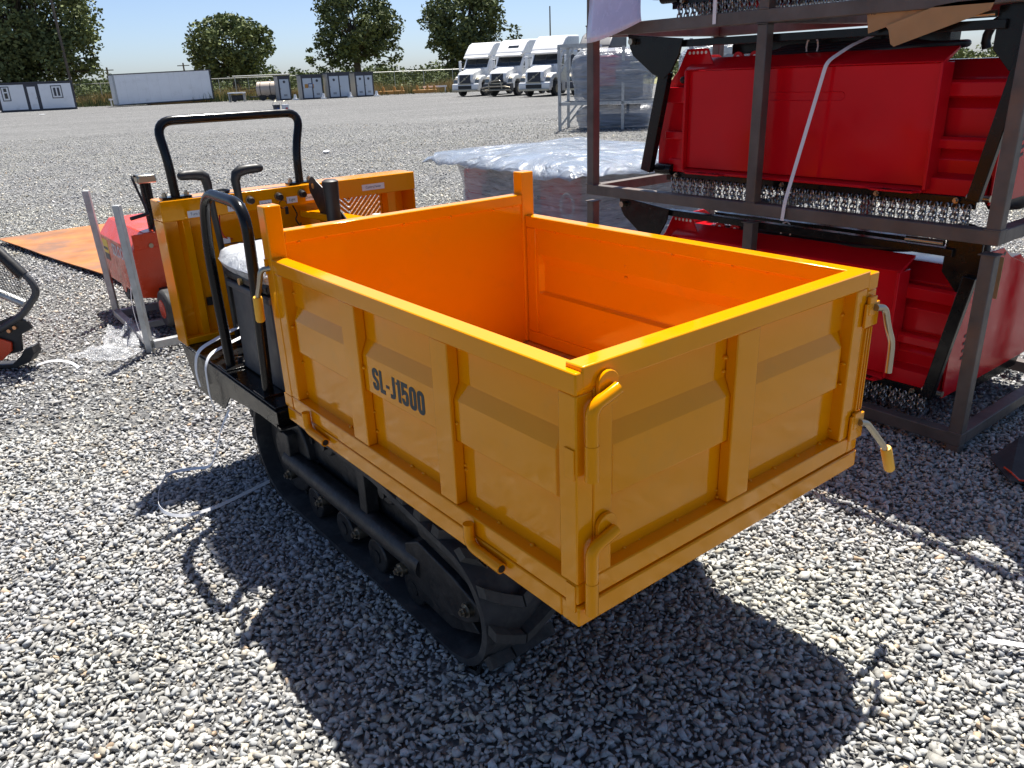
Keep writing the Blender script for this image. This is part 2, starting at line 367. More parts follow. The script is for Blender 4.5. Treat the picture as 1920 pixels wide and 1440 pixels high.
# ------------------------------------------------------------------ ground
def ground_sheet():
    # one sheet to the horizon, finer towards the yard so it can undulate slightly
    mb = MB(); c = yard(0, 0)
    mb.add([(-3000,-3000,-0.011),(3000,-3000,-0.011),(3000,3000,-0.011),(-3000,3000,-0.011)], [(0,1,2,3)])
    o = mb.build('ground', 'gravel_surface'); tag(o, None, None, kind='structure'); return o
ground_sheet()
mb = MB(); a = yard(87, -400, 0.004); b = yard(89, 400, 0.004); c_ = yard(2500, 2500, 0.004); d_ = yard(2500, -2500, 0.004)
mb.add([a, b, c_, d_], [(0,1,2,3)])
tag(mb.build('field', 'field'), None, None, kind='structure')

def scatter_stones():
    rng = np.random.default_rng(5)
    # crushed-rock prototypes: convex hulls of a few random points
    def proto(npt):
        while True:
            p = rng.uniform(-1, 1, (npt, 3)); p /= np.maximum(np.abs(p).max(1), 0.001)[:, None]**0.55; p *= 0.86
            p *= np.array([1.0, rng.uniform(0.6, 0.95), rng.uniform(0.36, 0.66)])
            bm = bmesh.new(); [bm.verts.new(q) for q in p]
            r = bmesh.ops.convex_hull(bm, input=bm.verts)
            bmesh.ops.delete(bm, geom=[g for g in r['geom_interior'] if isinstance(g, bmesh.types.BMVert)], context='VERTS')
            bmesh.ops.triangulate(bm, faces=bm.faces)
            bm.verts.ensure_lookup_table(); bm.verts.index_update()
            v = np.array([q.co[:] for q in bm.verts]); f = np.array([[q.index for q in t.verts] for t in bm.faces]); bm.free()
            if len(f) >= npt-1: return v, f
    near = [proto(10) for _ in range(30)]; far = [proto(6) for _ in range(16)]
    f2 = np.array(F2[:2]); r2 = np.array(R2[:2]); c2 = np.array(YARD_O[:2])
    half = math.tan(rad(36.0))
    def points(cell, d0, d1, margin):
        g0 = np.arange(-10, 34, cell)
        gx, gy = np.meshgrid(g0, g0); p = np.stack([gx.ravel(), gy.ravel()], 1)
        p += rng.uniform(-0.5, 0.5, p.shape)*cell
        d = (p-c2)@f2; s = (p-c2)@r2
        k = (d > d0) & (d < d1) & (np.abs(s) < np.maximum(d, 0)*half+margin)
        # thin the far rim out so the stones fade into the sheet
        p = p[k]; d = d[k]
        keep = rng.uniform(size=len(p)) < np.clip((d1-d)/(20.0 if d1 > 15 else 1.5)+0.02, 0, 1) if d1 > 8 else np.ones(len(p), bool)
        return p[keep], d[keep]
    V = []; Fc = []; C = []; nv = 0; nstone = 0
    for (cell, d0, d1, margin, protos, smin, smax, zmul) in ((0.0155, 0.55, 3.6, 0.55, near, 0.0065, 0.022, 1.0),
                                                          (0.0262, 3.6, 12.0, 0.45, far, 0.009, 0.022, 1.0), (0.066, 11.0, 33.0, 0.5, far, 0.016, 0.036, 1.0)):
        p, d = points(cell, d0, d1, margin)
        n = len(p); pick = rng.integers(0, len(protos), n)
        for k, (pv, pf) in enumerate(protos):
            q = p[pick == k]; m = len(q)
            if not m: continue
            size = np.clip(rng.lognormal(math.log(0.0120), 0.36, m), smin, smax)
            if protos is far: size *= (1.25 if d1 < 15 else 1.4)
            # a few bigger lumps
            big = rng.uniform(size=m) < 0.02; size[big] *= 1.35
            # random tilt, mostly lying flat
            ang = rng.uniform(0, 2*math.pi, m); tilt = rng.normal(0, 0.42, m); tilt2 = rng.normal(0, 0.42, m)
            ca, sa = np.cos(ang), np.sin(ang); ct, st = np.cos(tilt), np.sin(tilt); cu, su = np.cos(tilt2), np.sin(tilt2)
            Rz = np.zeros((m,3,3)); Rz[:,0,0]=ca; Rz[:,0,1]=-sa; Rz[:,1,0]=sa; Rz[:,1,1]=ca; Rz[:,2,2]=1
            Rx = np.zeros((m,3,3)); Rx[:,0,0]=1; Rx[:,1,1]=ct; Rx[:,1,2]=-st; Rx[:,2,1]=st; Rx[:,2,2]=ct
            Ry = np.zeros((m,3,3)); Ry[:,1,1]=1; Ry[:,0,0]=cu; Ry[:,0,2]=su; Ry[:,2,0]=-su; Ry[:,2,2]=cu
            Rm = Rz@Rx@Ry
            w = np.einsum('mij,vj->mvi', Rm, pv)*size[:,None,None]
            und = 0.003*np.sin(q[:,0]*5.1+1.3*np.sin(q[:,1]*2.7))+0.003*np.sin(q[:,1]*7.3+q[:,0]*3.1)
            w[:,:,0] += q[:,0][:,None]; w[:,:,1] += q[:,1][:,None]
            w[:,:,2] += (rng.uniform(-0.005, 0.004, m)+und)[:,None]
            V.append(w.reshape(-1,3))
            Fc.append((pf[None]+ (np.arange(m)*len(pv))[:,None,None]).reshape(-1,3)+nv); nv += m*len(pv); nstone += m
            # colours: pale grey, blue grey, dark, some buff
            t = rng.uniform(size=m); base = np.zeros((m,3))
            lum = np.clip(rng.normal(0.405, 0.07, m), 0.22, 0.58)
            base[:] = lum[:,None]*np.array([1.0, 0.985, 0.93])
            blue = t < 0.30; base[blue] = lum[blue][:,None]*np.array([0.95, 0.975, 0.98])*0.86
            dark = (t > 0.30) & (t < 0.42); base[dark] *= 0.72
            buff = t > 0.90; base[buff] = lum[buff][:,None]*np.array([1.10, 1.0, 0.82])
            rust = t > 0.988; base[rust] = lum[rust][:,None]*np.array([1.12, 0.85, 0.60])
            # patches of dustier, darker or paler stone
            pt = np.sin(q[:,0]*1.7+2.1*np.sin(q[:,1]*0.9))*np.sin(q[:,1]*1.3+1.7*np.sin(q[:,0]*0.7+2.0))+0.5*np.sin(q[:,0]*4.3+q[:,1]*3.7)*np.sin(q[:,1]*5.1-q[:,0]*1.9)
            base *= (1.0+0.07*pt)[:,None]; base[:,2] *= 1.0-0.05*np.clip(pt, -1, 1)
            C.append(np.repeat(base, len(pv), axis=0))
    V = np.concatenate(V).astype(np.float32); Fc = np.concatenate(Fc).astype(np.int32); C = np.concatenate(C).astype(np.float32)
    me = bpy.data.meshes.new('gravel_stones')
    me.vertices.add(len(V)); me.vertices.foreach_set('co', V.ravel())
    me.loops.add(Fc.size); me.loops.foreach_set('vertex_index', Fc.ravel())
    me.polygons.add(len(Fc)); me.polygons.foreach_set('loop_start', np.arange(0, Fc.size, 3, dtype=np.int32))
    at = me.attributes.new('stone_colour', 'FLOAT_COLOR', 'POINT')
    at.data.foreach_set('color', np.concatenate([C, np.ones((len(C),1), np.float32)], 1).ravel())
    me.update(calc_edges=True); me.materials.append(MATS['stone'])
    print('stones', nstone, 'tris', len(Fc))
    o = link('gravel', me); tag(o, 'pale grey crushed stone covering the yard', None, kind='stuff')
scatter_stones()
# ------------------------------------------------------------------ tracked dumper
W, LB, ZB, Z0, ZT = 1.08, 1.40, 0.520, 0.5735, 1.087
dumper = thing('tracked_dumper', 'yellow tracked mini dumper with open cargo box marked SL-J1500, in the foreground', 'dumper', (0.54, 1.2, 0))
D = dumper
def sheet_profile(out, inn, t):
    """(depth, z) section of a pressed panel: recessed, raised band, recessed; closed loop with thickness t"""
    o = [(out, 1.050), (out, 0.945), (inn, 0.890), (inn, 0.762), (out, 0.745), (out, 0.600)]
    return o
def pressed_sheet(mb, axis, sgn, face, a0, a1, ztop=1.05, zbot=0.60, band=((0.942, 0.901), (0.795, 0.784))):
    """panel in plane axis=face; raised band towards sgn (outside); a0..a1 along the other axis"""
    dep, lift, th, e = 0.034, 0.018, 0.004, 0.05
    def P(d, a, z):
        x = face - sgn*d
        return (x, a, z) if axis == 'x' else (a, x, z)
    zs = [ztop, band[0][0], band[0][1], band[1][0], band[1][1], zbot]
    ds = [dep, dep, dep-lift, dep-lift, dep, dep]
    cols = [a0, a0+0.022, a0+0.022+0.016, a1-0.022-0.016, a1-0.022, a1]
    vs = []
    for side in (0, 1):
        for i, a in enumerate(cols):
            for z, d in zip(zs, ds):
                dd = d if 2 <= i <= 3 else dep
                vs.append(P(dd + side*th, a, z))
    n = len(zs); m = len(cols); fs = []
    for side in (0, 1):
        b = side*n*m
        for i in range(m-1):
            for j in range(n-1):
                q = (b+i*n+j, b+(i+1)*n+j, b+(i+1)*n+j+1, b+i*n+j+1); fs.append(q if side else q[::-1])
    rim = [i*n for i in range(m)] + [(m-1)*n+j for j in range(1, n)] + [i*n+n-1 for i in range(m-2, -1, -1)] + [j for j in range(n-2, 0, -1)]
    k = len(rim)
    for i in range(k): fs.append((rim[i], rim[(i+1) % k], rim[(i+1) % k]+n*m, rim[i]+n*m))
    mb.add(vs, fs)
def weld_row(parent, pts, r=0.006, name='weld_bead'):
    mb = MB()
    for p in pts: mb.ball((p[0]+random.uniform(-.002,.002), p[1]+random.uniform(-.004,.004), p[2]), (r*random.uniform(.7,1.2), r*random.uniform(.9,1.6), r*random.uniform(.6,1.0)), 7, 5)
    return mb.build(name, 'yellow_paint', parent, smooth=60, kind='stuff')

# base frame and floor of the cargo box
mb = MB(); mb.box(0.0, W, -0.004, 0.05, ZB, ZB+0.05); base = mb.build('base_beam', 'yellow_paint', D, bevel=0.004)
mb = MB(); mb.box(0.0, 0.05, 0.05, 1.455, ZB, ZB+0.05); mb.build('base_beam', 'yellow_paint', D, bevel=0.004)
mb = MB(); mb.box(W-0.05, W, 0.05, 1.455, ZB, ZB+0.05); mb.build('base_beam', 'yellow_paint', D, bevel=0.004)
mb = MB(); mb.box(0.05, W-0.05, 1.405, 1.455, ZB, ZB+0.05); mb.build('base_beam', 'yellow_paint', D, bevel=0.004)
mb = MB(); mb.box(0.05, W-0.05, 0.05, 1.405, ZB+0.046, ZB+0.051); mb.build('floor_plate', 'worn_floor', D)
for i in range(3):
    mb = MB(); y = 0.3+0.42*i; mb.box(0.052, W-0.052, y, y+0.05, ZB, ZB+0.044); mb.build('cross_member', 'yellow_paint', D, bevel=0.003)

def side_panel(sgn):
    """sgn -1: outer face at x=0 (faces -x); +1: outer face at x=W"""
    X = (lambda d: d) if sgn < 0 else (lambda d: W-d)
    def bx(name, d0, d1, y0, y1, z0, z1, par):
        q = MB(); xa, xb = sorted((X(d0), X(d1))); q.box(xa, xb, y0, y1, z0, z1); return q.build(name, 'yellow_paint', par, bevel=0.0035)
    q = MB(); pressed_sheet(q, 'x', sgn, 0.0 if sgn < 0 else W, 0.04, LB-0.04)
    sp = q.build('side_panel', 'yellow_paint', D, smooth=8, bevel=0.0016)
    bx('top_rail', -0.001, 0.048, 0.0, LB, 1.042, ZT, sp)
    bx('bottom_rail', 0.0, 0.047, 0.0, LB, Z0, 0.622, sp)
    bx('end_post', 0.0005, 0.046, 0.001, 0.052, 0.622, 1.042, sp)
    bx('end_post', 0.0005, 0.046, LB-0.055, LB-0.001, 0.622, 1.042, sp)
    for y0, y1 in ((0.434, 0.506), (0.878, 0.964)):
        q = MB(); prof = [(0.003, 0.6225), (0.003, 1.0415), (0.0335, 1.0415), (0.0335, 0.942), (0.0155, 0.901), (0.0155, 0.795), (0.0335, 0.784), (0.0335, 0.6225)]
        q.prism([(X(a), b) for a, b in (prof if sgn > 0 else prof[::-1])], 'y', y0, y1); q.build('stiffener', 'yellow_paint', sp, bevel=0.003)
    # weld beads where stiffeners meet the sheet, and along the rails inside
    pts = []
    for y in (0.430, 0.510, 0.874, 0.968, 0.056, LB-0.059):
        for z in random.sample([0.64, 0.66, 0.70, 0.74, 0.79, 0.86, 0.93, 0.985, 1.02], 4): pts.append((X(0.033 if not 0.75 < z < 0.92 else 0.015), y, z+random.uniform(-.02,.02)))
    for i in range(9): pts.append((X(0.030), random.uniform(0.08, 1.3), 0.6225))
    weld_row(sp, pts)
    weld_row(sp, [(X(0.0445), 0.08+i*0.115, 1.041) for i in range(12)], 0.005)
    return sp
spL = side_panel(-1); spR = side_panel(1)
# model lettering on the near side panel (raised band, middle bay)
def stroke(mb, pts, w, closed=False):
    n = len(pts); P = [Vector(p) for p in pts]; vs = []
    for i in range(n):
        a = P[i]-P[i-1] if (closed or i > 0) else P[1]-P[0]; b = P[(i+1) % n]-P[i] if (closed or i < n-1) else P[i]-P[i-1]
        a.normalize(); b.normalize(); t = (a+b).normalized(); nn = Vector((-t.y, t.x)); k = 1/max(0.5, nn.dot(Vector((-a.y, a.x))))
        for s_, z in ((1, 0), (-1, 0), (-1, 1), (1, 1)): q = P[i]+nn*(s_*w/2*k); vs.append((q.x, q.y, z))
    fs = []
    for i in range(n if closed else n-1):
        j = (i+1) % n
        for k in range(4): fs.append((4*i+k, 4*j+k, 4*j+(k+1) % 4, 4*i+(k+1) % 4))
    if not closed: fs += [(0,1,2,3), tuple(4*(n-1)+k for k in (3,2,1,0))]
    mb.add(vs, fs)
def rr(x0, x1, y0, y1, r, quarters):
    out = []
    for q in quarters:
        cx, cy = ((x1-r, y1-r), (x0+r, y1-r), (x0+r, y0+r), (x1-r, y0+r))[q]
        out += [(cx+r*math.cos(rad(90*q+t)), cy+r*math.sin(rad(90*q+t))) for t in (0, 22, 45, 68, 90)]
    return out
def block_text(parent, m, x, yc, zc, H):
    # heavy condensed capitals, each drawn with one stroke
    w = 0.185; h = w/2; mb = MB(); cur = 0.0
    for ch in 'SL-J1500':
        g = MB(); wd = 0.46
        if ch == '0': stroke(g, rr(h, wd-h, h, 1-h, 0.12, (0, 1, 2, 3)), w, True)
        elif ch == 'S':
            stroke(g, [(wd-h, 0.70)]+rr(h, wd-h, 0.40, 1-h, 0.12, (0, 1))+[(h, 0.66), (h+0.03, 0.58), (wd/2, 0.50), (wd-h-0.03, 0.42), (wd-h, 0.34)]+rr(h, wd-h, h, 0.5, 0.12, (3, 2))[::1][:0]+[(wd-h, 0.2), (wd-h-0.035, 0.118), (wd/2+0.02, h), (wd/2-0.02, h), (h+0.035, 0.118), (h, 0.2), (h, 0.31)], w)
        elif ch == '5':
            stroke(g, [(wd-0.03, 1-h), (h, 1-h), (h, 0.53), (h+0.06, 0.575), (wd/2+0.02, 0.59), (wd-h-0.035, 0.56), (wd-h, 0.48), (wd-h, 0.2), (wd-h-0.035, 0.118), (wd/2+0.02, h), (wd/2-0.02, h), (h+0.035, 0.118), (h, 0.2), (h, 0.28)], w)
        elif ch == 'L': wd = 0.38; stroke(g, [(h, 1.0), (h, h), (wd, h)], w)
        elif ch == '-': wd = 0.24; stroke(g, [(0.0, 0.42), (wd, 0.42)], 0.13)
        elif ch == 'J': wd = 0.36; stroke(g, [(wd-h, 1.0), (wd-h, 0.22), (wd-h-0.03, 0.13), (wd-h-0.09, h), (0.0, h)], w)
        elif ch == '1': wd = 0.30; stroke(g, [(0.0, 0.78), (0.09, 0.80), (0.155, 0.86), (wd-h-0.001, 0.93)], 0.10); stroke(g, [(wd-h, 1.0), (wd-h, 0.0)], w)
        if ch == '1': g.v = [(a, b, c if i < 16 else c*1.2) for i, (a, b, c) in enumerate(g.v)]
        mb.add([(a+cur, b, c) for a, b, c in g.v], g.f); cur += wd+0.065
    k = 0.0735; W_ = cur*k
    mb.v = [(x-c*0.0006, yc+W_/2-a*k, zc+(b-0.5)*H) for a, b, c in mb.v]
    bm_ = mb.build('lettering', m, parent); return bm_
block_text(spL, 'decal_grey', 0.0158, 0.698, 0.8445, 0.064)

# headboard
hb = MB(); hb.box(0.055, W-0.055, 1.412, 1.418, 0.5745, 1.135); hbo = hb.build('headboard', 'yellow_paint', D)
mb = MB(); mb.box(0.056, W-0.056, 1.404, 1.452, 1.128, 1.168); mb.build('top_rail', 'yellow_paint', hbo, bevel=0.004)
for x0 in (0.0, W-0.056):
    mb = MB(); mb.box(x0, x0+0.056, 1.402, 1.457, 0.5745, 1.250); mb.build('corner_post', 'yellow_paint', hbo, bevel=0.004)
    mb = MB(); mb.box(x0-0.002 if x0 < .5 else x0+0.05, x0+0.006 if x0 < .5 else x0+0.058, 1.40, 1.46, 0.576, 0.62); mb.build('foot_plate', 'yellow_paint', hbo)
weld_row(hbo, [(0.1+i*0.098, 1.411, 1.127) for i in range(10)], 0.0055)
for i in range(3):
    mb = MB(); x = 0.25+0.27*i; mb.box(x, x+0.05, 1.419, 1.45, 0.58, 1.127); mb.build('stiffener', 'yellow_paint', hbo, bevel=0.003)

# tailgate
TX0, TX1, TZ1 = 0.0465, 1.032, 1.097
q = MB(); pressed_sheet(q, 'y', -1, 0.0, TX0+0.03, TX1-0.03, 1.06, 0.60, ((0.942, 0.900), (0.786, 0.774)))
tg = q.build('tailgate', 'yellow_paint', D, smooth=8, bevel=0.0016)
def tb(name, x0, x1, y0, y1, z0, z1): 
    q = MB(); q.box(x0, x1, y0, y1, z0, z1); return q.build(name, 'yellow_paint', tg, bevel=0.0035)
tb('top_rail', 0.016, 1.034, -0.001, 0.047, 1.050, TZ1)
tb('bottom_rail', TX0, TX1, 0.0, 0.046, Z0+0.0015, 0.624)
tb('end_post', TX0, TX0+0.052, 0.0005, 0.045, 0.624, 1.050)
tb('end_post', TX1-0.05, TX1, 0.0005, 0.045, 0.624, 1.050)
q = MB(); q.prism([(0.003, 0.6245), (0.0335, 0.6245), (0.0335, 0.774), (0.0155, 0.786), (0.0155, 0.900), (0.0335, 0.942), (0.0335, 1.0495), (0.003, 1.0495)], 'x', 0.492, 0.574); q.build('stiffener', 'yellow_paint', tg, bevel=0.003)
pts = []
for x in (0.488, 0.578, TX0+0.056, TX1-0.054):
    for z in random.sample([0.64, 0.66, 0.715, 0.80, 0.87, 0.94, 0.99], 4): pts.append((x, 0.033 if not 0.77 < z < 0.92 else 0.015, z+random.uniform(-.02,.02)))
for i in range(9): pts.append((0.14+i*0.1+random.uniform(-.03,.03), 0.034, 0.6245))
weld_row(tg, pts)
mb = MB()   # closing strips on the far corner post
for i in range(3): mb.box(1.040+i*0.013, 1.045+i*0.013, -0.006, 0.002, 0.70, 0.94)
mb.build('corner_strip', 'yellow_paint', spR, bevel=0.0015)
mb = MB(); mb.box(1.02, W+0.004, -0.010, -0.002, 0.945, 1.01); mb.build('latch_plate', 'yellow_paint', spR, bevel=0.002)
mb = MB(); mb.box(1.02, W+0.004, -0.010, -0.002, 0.615, 0.69); mb.build('latch_plate', 'yellow_paint', spR, bevel=0.002)
# tailgate hinges: bent pins in sleeves on the near corner
for z in (0.955, 0.645):
    hp = MB(); hp.tube(fillet([(0.022, -0.020, z-0.03), (0.022, -0.020, z+0.066), (0.062, -0.022, z+0.080), (0.088, -0.022, z+0.088)], 0.035, 6), 0.0135, 12)
    h = hp.build('hinge_pin', 'yellow_paint', tg, smooth=40)
    mb = MB(); mb.cyl((0.022, -0.020, z-0.088), (0.022, -0.020, z-0.012), 0.0145, 14); mb.build('sleeve', 'yellow_paint', h, smooth=40)
    mb = MB(); mb.box(-0.0035, 0.0005, 0.004, 0.032, z-0.09, z-0.025); mb.build('backing_plate', 'yellow_paint', h, bevel=0.001)
    poly = [(0.050, z+0.052), (0.10, z+0.052)] + [(0.075+0.027*math.cos(rad(t)), z+0.098+0.026*math.sin(rad(t))) for t in range(-10, 191, 20)]
    mb = MB(); mb.prism(poly, 'y', -0.012, -0.001); mb.build('eye_plate', 'yellow_paint', h, bevel=0.0015)
# latch rods on the far corner
def latch(pts, grip, par, rr=0.009):
    mb = MB(); mb.tube(fillet(pts, 0.03, 5), rr, 12); l = mb.build('latch_rod', 'zinc', par, smooth=45)
    if grip:
        a, b = Vector(pts[-2]), Vector(pts[-1]); d = (b-a).normalized()
        mb = MB(); mb.tube([b-d*0.075, b-d*0.07, b+d*0.006, b+d*0.012], [0.0135, 0.0155, 0.0155, 0.012], 14); mb.build('grip', 'yellow_grip', l, smooth=40)
    mb = MB(); p = Vector(pts[0]); mb.box(p.x-0.02, p.x+0.014, p.y+0.006, p.y+0.016, p.z-0.02, p.z+0.03); mb.build('lug', 'yellow_paint', l, bevel=0.002)
    return l
latch([(1.05, -0.018, 0.998), (1.092, -0.022, 0.992), (1.108, -0.030, 0.930), (1.142, -0.030, 0.885), (1.146, -0.030, 0.795)], False, spR)
latch([(1.05, -0.018, 0.668), (1.080, -0.022, 0.660), (1.128, -0.040, 0.600), (1.170, -0.045, 0.555), (1.195, -0.05, 0.492)], True, spR)
latch([(0.01, 1.425, 1.055), (-0.022, 1.445, 1.052), (-0.030, 1.455, 1.00), (-0.036, 1.475, 0.955), (-0.034, 1.485, 0.885)], True, spL)
# rope hooks under the near side
for y in (1.262, 0.362):
    mb = MB(); mb.tube(fillet([(-0.016, y, 0.612), (-0.016, y, 0.553), (-0.016, y-0.125, 0.549)], 0.03, 6), 0.0135, 14)
    h = mb.build('rope_hook', 'yellow_paint', base, smooth=40)
    mb = MB(); mb.cyl((-0.016, y-0.1245, 0.549), (-0.016, y-0.1262, 0.549), 0.0095, 12); mb.build('tube_bore', 'soft_black', h)
# ---------------- undercarriage
mb = MB(); mb.box(0.30, 0.78, 0.55, 2.35, 0.26, 0.44); mb.build('chassis', 'frame_black', D, bevel=0.006)
for x in (0.24, 0.78):
    mb = MB(); mb.box(x, x+0.06, 0.35, 2.0, 0.455, 0.515); mb.build('chassis_beam', 'frame_black', D, bevel=0.004)
mb = MB(); mb.box(0.13, 0.95, 0.60, 0.66, 0.44, 0.515); mb.build('chassis_beam', 'frame_black', D, bevel=0.004)
mb = MB(); mb.box(0.36, 0.72, 1.5, 2.2, 0.44, 0.52); mb.build('engine_block', 'frame_black', D, bevel=0.01)
mb = MB(); mb.cyl((0.54, 0.62, 0.40), (0.54, 1.15, 0.47), 0.035, 16); mb.build('tipping_ram', 'zinc', D, smooth=40)
# belt path: hull of wheel circles in the y,z plane
def hull(pts):
    pts = sorted(set((round(a, 5), round(b, 5)) for a, b in pts))
    def half(seq):
        out = []
        for p in seq:
            while len(out) >= 2 and (out[-1][0]-out[-2][0])*(p[1]-out[-2][1])-(out[-1][1]-out[-2][1])*(p[0]-out[-2][0]) <= 0: out.pop()
            out.append(p)
        return out[:-1]
    return half(pts)+half(pts[::-1])
circ = []
BT = 0.022
for cy0, cz0, r0 in ((1.835, 0.232, 0.210), (0.632, 0.190, 0.172), (1.03, 0.325, 0.099), (1.45, 0.340, 0.091)):
    circ += [(cy0+r0*math.cos(rad(t)), cz0+r0*math.sin(rad(t))) for t in range(0, 360, 6)]
path = hull(circ)
P2 = [Vector((a, b)) for a, b in path]
# resample evenly
seg = [(P2[i], P2[(i+1) % len(P2)]) for i in range(len(P2))]; tot = sum((b-a).length for a, b in seg)
def along(t):
    t = t % tot
    for a, b in seg:
        l = (b-a).length
        if t <= l: 
            d = (b-a)/l; return a+d*t, d
        t -= l
    return seg[0][0], (seg[0][1]-seg[0][0]).normalized()
NP = 160
ring = [along(i*tot/NP) for i in range(NP)]
def make_track(x0, x1, outer):
    sg = -1 if outer == x0 else 1
    mb = MB(); n = NP
    vs = []
    for (p, d) in ring:
        nn = Vector((d.y, -d.x))        # outward for counter-clockwise path
        for x, off in ((x0, 0.0), (x0, BT), (x0+0.012, BT+0.004), (x1-0.012, BT+0.004), (x1, BT), (x1, 0.0)):
            q = p+nn*off; vs.append((x, q.x, q.y))
    fs = []
    for i in range(n):
        j = (i+1) % n
        for k in range(6): fs.append((i*6+k, j*6+k, j*6+(k+1) % 6, i*6+(k+1) % 6))
    mb.add(vs, fs)
    tr = mb.build('crawler_track', 'rubber', D, smooth=40)
    # chevron lugs, one object each
    xm = (x0+x1)/2; hw = (x1-x0)/2-0.004; lm = MB()
    for s in (-1, 1):
        # one arm of the chevron in local x (across), y (along), z (out)
        a = [(0.003*s, 0.040), (hw*s*0.5, 0.008), (hw*s*1.03, -0.038), (hw*s*1.03, -0.074), (hw*s*0.5, -0.030), (0.003*s, 0.002)]
        if s > 0: a = [(x, y) for x, y in a][::-1]
        if s < 0: a = [(x, y-0.0) for x, y in a]
        base_ = [(x, y, 0.0) for x, y in a]; top = [(x*0.985, y*0.90-0.001, 0.034) for x, y in a]; k = len(a)
        fs_ = [tuple(range(k, 2*k))] + [(i, (i+1) % k, k+(i+1) % k, k+i) for i in range(k)]
        if s < 0: pass
        lm.add(base_+top, fs_)
    lme = lm.mesh('tread_lug', smooth=None); lme.materials.append(MATS['rubber_dusty'])
    bm = bmesh.new(); bm.from_mesh(lme); bmesh.ops.recalc_face_normals(bm, faces=bm.faces); bm.to_mesh(lme); bm.free()
    nl = int(tot/0.093)
    for i in range(nl):
        p, d = along((i+0.3)*tot/nl); nn = Vector((d.y, -d.x)); q = p+nn*(BT+0.002)
        o = link('tread_lug', lme, tr)
        M4 = Matrix(((1,0,0,xm), (0, d.x, nn.x, q.x), (0, d.y, nn.y, q.y), (0,0,0,1)))
        o.matrix_local = Matrix.Translation(-Vector(D.location)) @ M4
    # wheels
    def wheel(name, y, z, r, xa, xb, parts=True):
        m = MB(); m.cyl((xa, y, z), (xb, y, z), r, 28); w = m.build(name, 'frame_black', D, smooth=40, bevel=0.006)
        m = MB(); xo = x0+0.03 if sg < 0 else x1-0.03
        m.cyl((xo, y, z), (xo+0.03*sg*-1, y, z), r*0.4, 18); m.build('hub', 'frame_black', w, smooth=40)
        return w
    cx0, cx1 = x0+0.055, x1-0.055
    w = wheel('drive_sprocket', 1.835, 0.232, 0.185, cx0, cx1)
    for k in range(14):
        a = 2*math.pi*k/14; m = MB(); ya, za = 1.835+0.196*math.cos(a), 0.232+0.196*math.sin(a)
        m.cyl((cx0+0.02, ya, za), (cx1-0.02, ya, za), 0.015, 8); m.build('tooth', 'frame_black', w)
    wheel('idler_wheel', 0.632, 0.196, 0.150, x0+0.085, x1-0.085)
    for y in (1.60, 1.36, 1.12, 0.88):
        wheel('track_roller', y, 0.085, 0.062, x0+0.035, x1-0.035)
    wheel('carrier_roller', 1.03, 0.37, 0.05, x0+0.05, x1-0.05); wheel('carrier_roller', 1.45, 0.385, 0.045, x0+0.05, x1-0.05)
    # roller frame: long beam with end brackets, bolts
    xo = x0+0.012 if sg < 0 else x1-0.012; xi = x0+0.075 if sg < 0 else x1-0.075
    xa, xb = min(xo, xi), max(xo, xi)
    m = MB(); m.tube([((xa+xb)/2, 1.80, 0.205), ((xa+xb)/2, 1.30, 0.205), ((xa+xb)/2, 0.80, 0.205)], 0.042, 14); rf = m.build('roller_frame', 'frame_black', D, smooth=40)
    m = MB(); m.prism([(0.88, 0.262), (0.88, 0.150), (0.70, 0.112), (0.56, 0.150), (0.495, 0.19), (0.495, 0.238), (0.62, 0.275), (0.80, 0.305)], 'x', xa+0.004, xb-0.004); m.build('tension_bracket', 'frame_black', rf, bevel=0.004)
    m = MB(); m.prism([(0.90, 0.16), (0.88, 0.075), (0.66, 0.062), (0.52, 0.125), (0.56, 0.155), (0.70, 0.118)], 'x', xa+0.02, xb-0.02); m.build('guard_plate', 'frame_black', rf, bevel=0.003)
    m = MB(); m.prism([(0.82, 0.31), (0.62, 0.28), (0.53, 0.25), (0.55, 0.295), (0.66, 0.345), (0.84, 0.355)], 'x', xa+0.024, xb-0.024); m.build('guard_plate', 'frame_black', rf, bevel=0.003)
    m = MB(); m.box(xa+0.004, xb+0.02, 1.74, 1.79, 0.235, 0.33); m.build('end_bracket', 'frame_black', rf, bevel=0.004)
    m = MB(); m.box(xa+0.01, xa+0.018, 1.765, 1.80, 0.25, 0.315); m.build('end_plate', 'frame_black', rf, bevel=0.002)
    m = MB(); m.box(xa+0.016, xb, 1.14, 1.19, 0.24, 0.42); m.build('upright', 'frame_black', rf, bevel=0.003)
    xa2, xb2 = sorted((x0+0.085 if sg < 0 else x1-0.085, x0+0.15 if sg < 0 else x1-0.15)); m = MB(); m.box(xa2, xb2, 0.66, 1.72, 0.10, 0.37); m.build('track_frame', 'frame_black', rf, bevel=0.01)
    for (y, z) in ((1.74, 0.165), (1.46, 0.162), (1.18, 0.160), (0.90, 0.158), (0.535, 0.215)):
        m = MB(); e = xo+sg*0.012; m.cyl((e, y, z), (e+sg*0.012, y, z), 0.015, 6); m.cyl((e+sg*0.011, y, z), (e+sg*0.02, y, z), 0.008, 10)
        m.cyl((e+0.0, y, z), (e-sg*0.06, y, z), 0.022, 12)
        m.build('axle_bolt', 'zinc', rf, smooth=35)
    return tr
make_track(0.070, 0.300, 0.070); make_track(0.780, 1.010, 1.010)
for x in (0.050, 1.000):
    mb = MB(); mb.tube([(x, 0.385, 0.445), (x, 0.385, 0.515), (x, 0.425, 0.515), (x, 0.425, 0.445)], 0.004, 6, closed=True); mb.build('tie_loop', 'black_paint', D, smooth=40)
